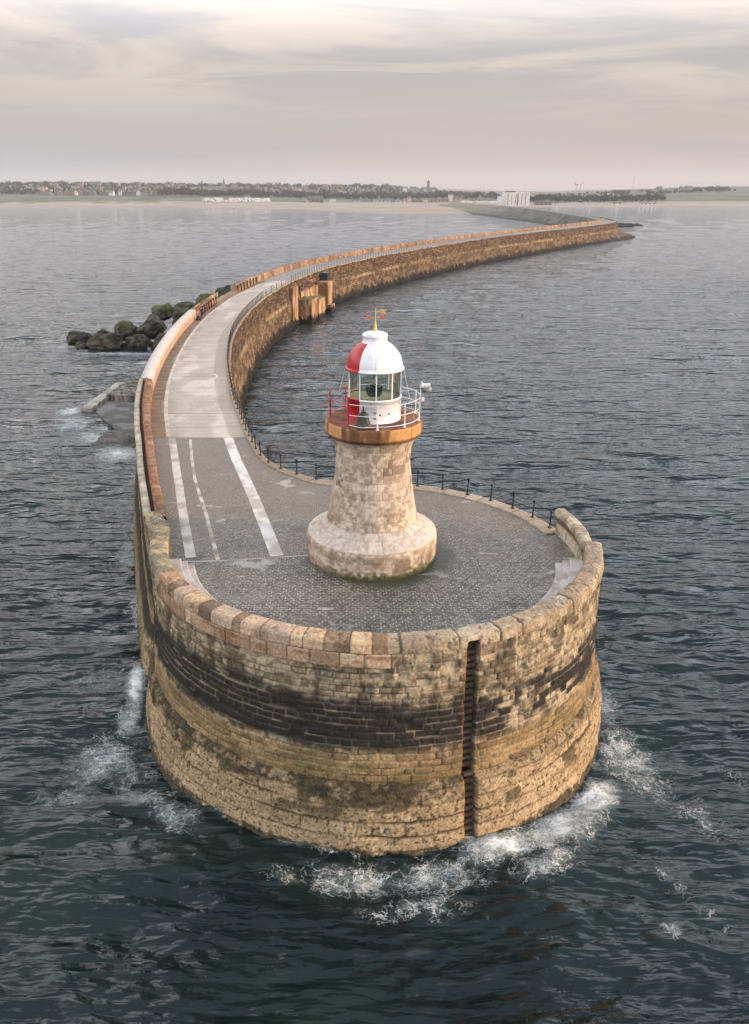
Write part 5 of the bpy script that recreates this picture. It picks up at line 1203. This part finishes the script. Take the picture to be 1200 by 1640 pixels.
for px, y, dm, wi, lbl in ((316, 2060, (30, 12, 9, 1), 4, 'long building with a sunlit orange end wall in the town, left of centre'), (340, 2080, (44, 14, 10, 1), 1, 'long grey institutional block right of the orange-walled building'), (375, 2090, (60, 12, 7, 1.5), 2, 'very long low grey terrace left of centre in the town'), (455, 2080, (12, 10, 8, 2), 4, 'small building with a glowing orange wall among the trees left of centre'), (480, 2100, (16, 10, 8, 2), 4, 'bright orange-lit house group in front of the central ridge'),
                          (505, 1450, (26, 10, 5, 5), 2, 'gabled beach pavilion among dunes at the centre of the shore'), (533, 1440, (10, 6, 6, .6), 3, 'small bright white hut behind the central beach'), (492, 1425, (12, 6, 3, .8), 4, 'orange-lit hut on the sand at the centre of the beach'), (572, 1440, (18, 6, 3, .6), 3, 'first low white beach building from the left at the centre'), (590, 1440, (16, 6, 3, .8), 1, 'second low white beach building from the left at the centre'), (615, 1440, (34, 7, 3.2, .6), 3, 'long low white beach building right of centre'), (642, 1440, (26, 7, 3.2, .6), 3, 'low white building left of the beach kiosk tower'),
                          (656, 1430, (5, 5, 8, 2), 4, 'little orange kiosk tower behind the beach'), (682, 1440, (16, 8, 5, 2), 4, 'sunlit orange and green fairground building'), (668, 1440, (14, 8, 4, 1), 2, 'low pink building beside the fairground building'), (704, 1450, (34, 12, 5, 1), 1, 'wide grey promenade building right of the fairground'), (723, 1470, (8, 8, 12, 1), 3, 'white square block rising over the promenade building'), (735, 1470, (20, 8, 8, 1), 1, 'pale flat-roofed building right of the white block'), (731, 1430, (8, 6, 4, 1), 4, 'small orange-lit hut under the white block'), (775, 1470, (44, 8, 4, .8), 2, 'long low dark building left of the big white hall'),
                          (872, 1330, (26, 8, 5, .6), 2, 'low buff shed right of the big white hall'), (884, 1330, (7, 4, 3, .5), 3, 'white van-sized hut right of the buff shed'), (894, 1330, (8, 4, 3, .5), 3, 'second white hut right of the buff shed'), (991, 1345, (12, 4, 2.5, .4), 3, 'tiny white beach hut, left of the long pale one, on the right beach'), (1041, 1345, (26, 4, 2.5, .4), 3, 'long pale building on the right-hand beach'), (68, 1990, (20, 12, 8, 1), 4, 'sunlit orange-fronted building at the left edge of the town'), (74, 1800, (22, 10, 9, 1), 4, 'pale building with orange floors at the left edge of the seafront'), (394, 1560, (12, 7, 6, 3), 3, 'white house standing behind the caravans')):
    house(HB(px) * y, y, dm, wi, 0 if wi != 4 else 2, 0, lbl, None, 'beach_building' if y < 1600 else 'town_building', 'building')

# caravans
M['van'] = plain('caravan_shell', S(214, 212, 206), .5, 0, .06, 1)
bm = NB(); bm_box(bm, (0, 0, 1.6), (7.5, 2.8, 2.5), bev=.25); CV = bpy.data.meshes.new('caravan'); bm.to_mesh(CV); bm.free(); CV.materials.append(M['van'])
bm = NB()
bm_box(bm, (0, -1.41, 1.9), (1.3, .06, .8))
CW = bpy.data.meshes.new('window'); bm.to_mesh(CW); bm.free(); CW.materials.append(M['window'])
for i in range(84):
    if i < 62: px = random.uniform(326, 436); y = random.uniform(1440, 1590)
    else: px = random.uniform(735, 800); y = random.uniform(1405, 1440)
    o = bpy.data.objects.new('caravan', CV); C.objects.link(o); o.location = (HB(px) * y, y, gz1(HB(px) * y, y) + .2); o.rotation_euler = (0, 0, random.choice((0, .2, -.2, 1.57)))
    tag(o, 'white static caravan in the caravan park behind the dunes, left of centre' if i < 62 else 'small white van or hut in the line left of the big white hall', 'caravan', 'caravans behind the dunes' if i < 62 else 'white vans left of the white hall')
    for xx in (-2.4, -.3, 2.2): wv = bpy.data.objects.new('window', CW); C.objects.link(wv); wv.parent = o; wv.location = (xx, 0, 0)

# big white hall by the root of the pier
hx, hy = HB(829) * 1283, 1283; bh = empty('white_hall', (hx, hy, gz1(hx, hy)), label='big white windowless hall with dark vertical slots beside the root of the pier', cat='building')
bm = NB(); bm_box(bm, (0, 8, 9), (36, 30, 20), bev=.1); bm_box(bm, (-21.5, 6, 6.8), (8, 24, 13.6)); bm_obj('wall', bm, WALLS[3], bh)
for i, xx in enumerate((-14, -8.5, -2.5, .5, 6.5, 12)):
    bm = NB(); bm_box(bm, (xx, -7.06, 9.5), ((1.0, .8, 1.0, 1.8, 1.0, 1.0)[i], .2, (15, 14, 12, 17, 15, 16)[i])); bm_obj('dark_slot', bm, ROOFS[2], bh)
bm = NB(); bm_box(bm, (-8, 10, 19.9), (14, 8, 2.2)); bm_obj('roof_plant', bm, ROOFS[0], bh)
bm = NB(); bm_tube(bm, [(12, 4, 19), (12, 4, 33)], .25, 6); bm_obj('mast', bm, M['grey'], bh)
# distant clock tower, masts, cranes
y = 2200; tw = empty('tower', (HB(686) * y, y, gz1(HB(686) * y, y)), label='dark slender square tower on the skyline right of centre', cat='tower')
bm = NB(); bm_box(bm, (0, 0, 12), (6.5, 6.5, 26), bev=.2); bm_obj('shaft', bm, WALLS[0], tw); bm = NB(); bm_box(bm, (0, 0, 25.3), (7.2, 7.2, 1.2)); bm_tube(bm, [(0, 0, 25.8), (0, 0, 30)], [2.6, .6], 8); bm_obj('top', bm, ROOFS[0], tw)
for px, y, h, lb in ((359, 2350, 20, 'thin church spire on the ridge left of centre'), (324, 2350, 16, 'short dark turret on the ridge at the left'), ):
    t = empty('spire', (HB(px) * y, y, gz1(HB(px) * y, y)), label=lb, cat='spire'); bm = NB(); bm_box(bm, (0, 0, h * .35), (5, 5, h * .7)); bm_obj('base', bm, WALLS[0], t); bm = NB(); bm_tube(bm, [(0, 0, h * .7), (0, 0, h * 1.25)], [2.8, .1], 4); bm_obj('steeple', bm, ROOFS[0], t)
for px, y, h, lb in ((1014, 2300, 42, 'very thin tall mast right of centre above the right-hand wood'), (771, 2300, 24, 'thin mast, left one of two, left of the white hall'), (775, 2300, 24, 'thin mast, right one of two, left of the white hall')):
    t = empty('radio_mast', (HB(px) * y, y, gz1(HB(px) * y, y)), label=lb, cat='mast'); bm = NB(); bm_tube(bm, [(0, 0, 0), (0, 0, h)], [.55, .3], 5); bm_obj('pole', bm, M['grey'], t)
    bm = NB(); bm_box(bm, (0, 0, h * .8), (1.6, 1.6, .4)); bm_obj('crossarm', bm, M['grey'], t)
for px in (924, 930):
    y = 2500; t = empty('dock_crane', (HB(px) * y, y, 8), label='distant %s dock crane above the trees right of the white hall' % ('dark' if px == 924 else 'pale'), cat='crane'); bm = NB()
    for sx in (-2, 2): bm_tube(bm, [(sx, 0, 0), (sx * .4, 0, 24)], .6, 5)
    bm_obj('tower_legs', bm, M['grey'], t); bm = NB(); bm_tube(bm, [(-3, 0, 23), (9 if px != 924 else -8, 0, 31)], .8, 5); bm_box(bm, (0, 0, 24), (4, 3, 3)); bm_obj('jib', bm, M['grey'] if px != 924 else M['iron'], t)

# ==================================================================== PEOPLE (small figures far along the pier)
M['skin'] = plain('skin', S(190, 140, 115), .6); M['dcloth'] = plain('dark_clothing', S(32, 34, 44), .85, 0, .2, 8); M['ocloth'] = plain('orange_jacket', S(206, 82, 52), .75); M['jeans'] = plain('dark_trousers', S(44, 46, 58), .85); M['hair'] = plain('dark_hair', S(40, 30, 24), .8)
def person(loc, rz, pose, top, lbl, cat='person'):
    """one continuous skinned body; pose: joint positions in metres"""
    J = dict(pel=(0, 0, .95), che=(0, .0, 1.28), neck=(0, 0, 1.47), head=(0, 0, 1.60), crown=(0, 0, 1.72),
             sl=(-.19, 0, 1.42), el=(-.25, .02, 1.14), wl=(-.25, -.08, .90), hl=(-.25, -.12, .81), sr=(.19, 0, 1.42), er=(.25, .02, 1.14), wr=(.25, -.08, .90), hr=(.25, -.12, .81),
             ll=(-.10, 0, .90), kl=(-.11, -.02, .50), al=(-.11, .02, .09), tl=(-.12, -.15, .04), lr=(.10, 0, .90), kr=(.11, -.02, .50), ar=(.11, .02, .09), tr=(.12, -.15, .04)); J.update(pose)
    R_ = dict(pel=.15, che=.16, neck=.065, head=.105, crown=.07, sl=.075, el=.05, wl=.038, hl=.035, sr=.075, er=.05, wr=.038, hr=.035, ll=.10, kl=.065, al=.045, tl=.04, lr=.10, kr=.065, ar=.045, tr=.04)
    E_ = [('pel', 'che'), ('che', 'neck'), ('neck', 'head'), ('head', 'crown'), ('che', 'sl'), ('sl', 'el'), ('el', 'wl'), ('wl', 'hl'), ('che', 'sr'), ('sr', 'er'), ('er', 'wr'), ('wr', 'hr'), ('pel', 'll'), ('ll', 'kl'), ('kl', 'al'), ('al', 'tl'), ('pel', 'lr'), ('lr', 'kr'), ('kr', 'ar'), ('ar', 'tr')]
    ks = list(J); me = bpy.data.meshes.new('person'); me.from_pydata([J[k] for k in ks], [(ks.index(a), ks.index(b)) for a, b in E_], [])
    o = bpy.data.objects.new('person', me); C.objects.link(o); sk = o.modifiers.new('Skin', 'SKIN')
    if not me.skin_vertices: me.skin_vertices.new(name='')
    for i, k in enumerate(ks): me.skin_vertices[0].data[i].radius = (R_[k], R_[k] * (.75 if k in ('pel', 'che') else 1)); 
    me.skin_vertices[0].data[ks.index('pel')].use_root = True
    sub = o.modifiers.new('Sub', 'SUBSURF'); sub.levels = 2; sub.render_levels = 2; bpy.context.view_layer.update()
    dg = bpy.context.evaluated_depsgraph_get(); m2 = bpy.data.meshes.new_from_object(o.evaluated_get(dg)); bpy.data.objects.remove(o)
    m2.materials.clear(); [m2.materials.append(x) for x in (M['skin'], top, M['jeans'])]
    nk = J['neck'][2]; 
    for p_ in m2.polygons:
        c = p_.center; p_.use_smooth = True
        hand = min((Vector(J[k]) - c).length for k in ('hl', 'hr')) < .09
        p_.material_index = 0 if (c.z > nk + .0 and (Vector(J['head']) - c).length < .26) or hand else (2 if c.z < J['pel'][2] - .02 else 1)
    b = bpy.data.objects.new('person', m2); C.objects.link(b); b.location = loc; b.rotation_euler = (0, 0, rz); tag(b, lbl, cat)
    bm = NB(); hd = Vector(J['head']); bmesh.ops.create_uvsphere(bm, u_segments=12, v_segments=8, radius=.125, matrix=Matrix.Translation(hd + Vector((0, .025, .05))))
    _link('hair', (lambda me_: (bm.to_mesh(me_), bm.free(), me_)[2])(bpy.data.meshes.new('hair')), M['hair'], b)
    return b
def along(y, off_):          # point on the deck at distance off_ from the inner face of the sea parapet
    P_ = cut(LP, y - 4, y + 4, .2); i = int(np.argmin(np.abs(P_[:, 1] - y))); q_ = offset(P_, off_, 1)[i]; return (q_[0], q_[1], D)
p1 = along(127.4, .75); p2 = along(129.8, .9); p3 = along(125.6, .6)
person(p1, rad(60), dict(wl=(-.12, -.28, 1.12), hl=(-.08, -.34, 1.16), el=(-.27, -.08, 1.16), wr=(.12, -.28, 1.10), hr=(.08, -.34, 1.14)), M['dcloth'], 'person in dark clothes standing at the start of the broken parapet, nearer of two')
person(p2, rad(120), dict(che=(0, -.16, 1.22), neck=(0, -.30, 1.37), head=(0, -.38, 1.48), crown=(0, -.42, 1.60), sl=(-.19, -.25, 1.33), sr=(.19, -.25, 1.33), el=(-.22, -.38, 1.08), er=(.22, -.38, 1.08), wl=(-.15, -.55, .98), wr=(.15, -.55, .98), hl=(-.13, -.63, .96), hr=(.13, -.63, .96), kl=(-.11, -.06, .50), al=(-.11, .12, .09), tl=(-.12, -.05, .04), kr=(.14, .12, .50), ar=(.15, .34, .09), tr=(.15, .18, .04)), M['dcloth'], 'person in dark clothes leaning forward beside the iron posts, farther of two')
bg_ = empty('bag', p3, rad(20), label='dark bag lying at the foot of the parapet near the two people', cat='bag'); bm = NB(); bm_lathe(bm, [(.001, 0), (.38, .02), (.42, .2), (.30, .5), (.12, .62), (.001, .64)], 12); bm_obj('sack', bm, M['dcloth'], bg_); bm = NB(); bm_tube(bm, [(-.1, 0, .6), (-.05, 0, .95), (.05, 0, .95), (.1, 0, .6)], .03, 6); bm_obj('handle', bm, M['dcloth'], bg_)
q_ = along(283, 1.5); person(q_, 1.0, {}, M['ocloth'], 'person in an orange jacket walking by the far parapet, nearer orange figure')
q_ = along(384, 1.8); person(q_, 2.0, dict(kl=(-.11, -.14, .5), al=(-.11, .0, .09)), M['ocloth'], 'person in a red-orange jacket far along the pier, farther orange figure')
for i_, yy_ in enumerate((424, 427)): q_ = along(yy_, .9 + i_); person(q_, 2.2, {}, M['dcloth'], 'dark distant figure near the far bend of the pier, %s of a pair' % ('left' if i_ == 0 else 'right'))

# birds are too faint to build beyond a speck; air between the viewer and the shore
hz = bpy.data.materials.new('sea_air'); hz.use_nodes = True; t = NT(hz.node_tree); t.n.clear(); o = t.new('ShaderNodeOutputMaterial'); v = t.new('ShaderNodeVolumePrincipled')
v.inputs['Color'].default_value = (.93, .95, .98, 1); v.inputs['Density'].default_value = HAZE = .00009; v.inputs['Anisotropy'].default_value = .0; t.link(v.outputs[0], o.inputs['Volume'])
bm = NB(); bm_box(bm, (0, 2300, 44), (9000, 5400, 96)); bm_obj('haze', bm, hz, kind='stuff')
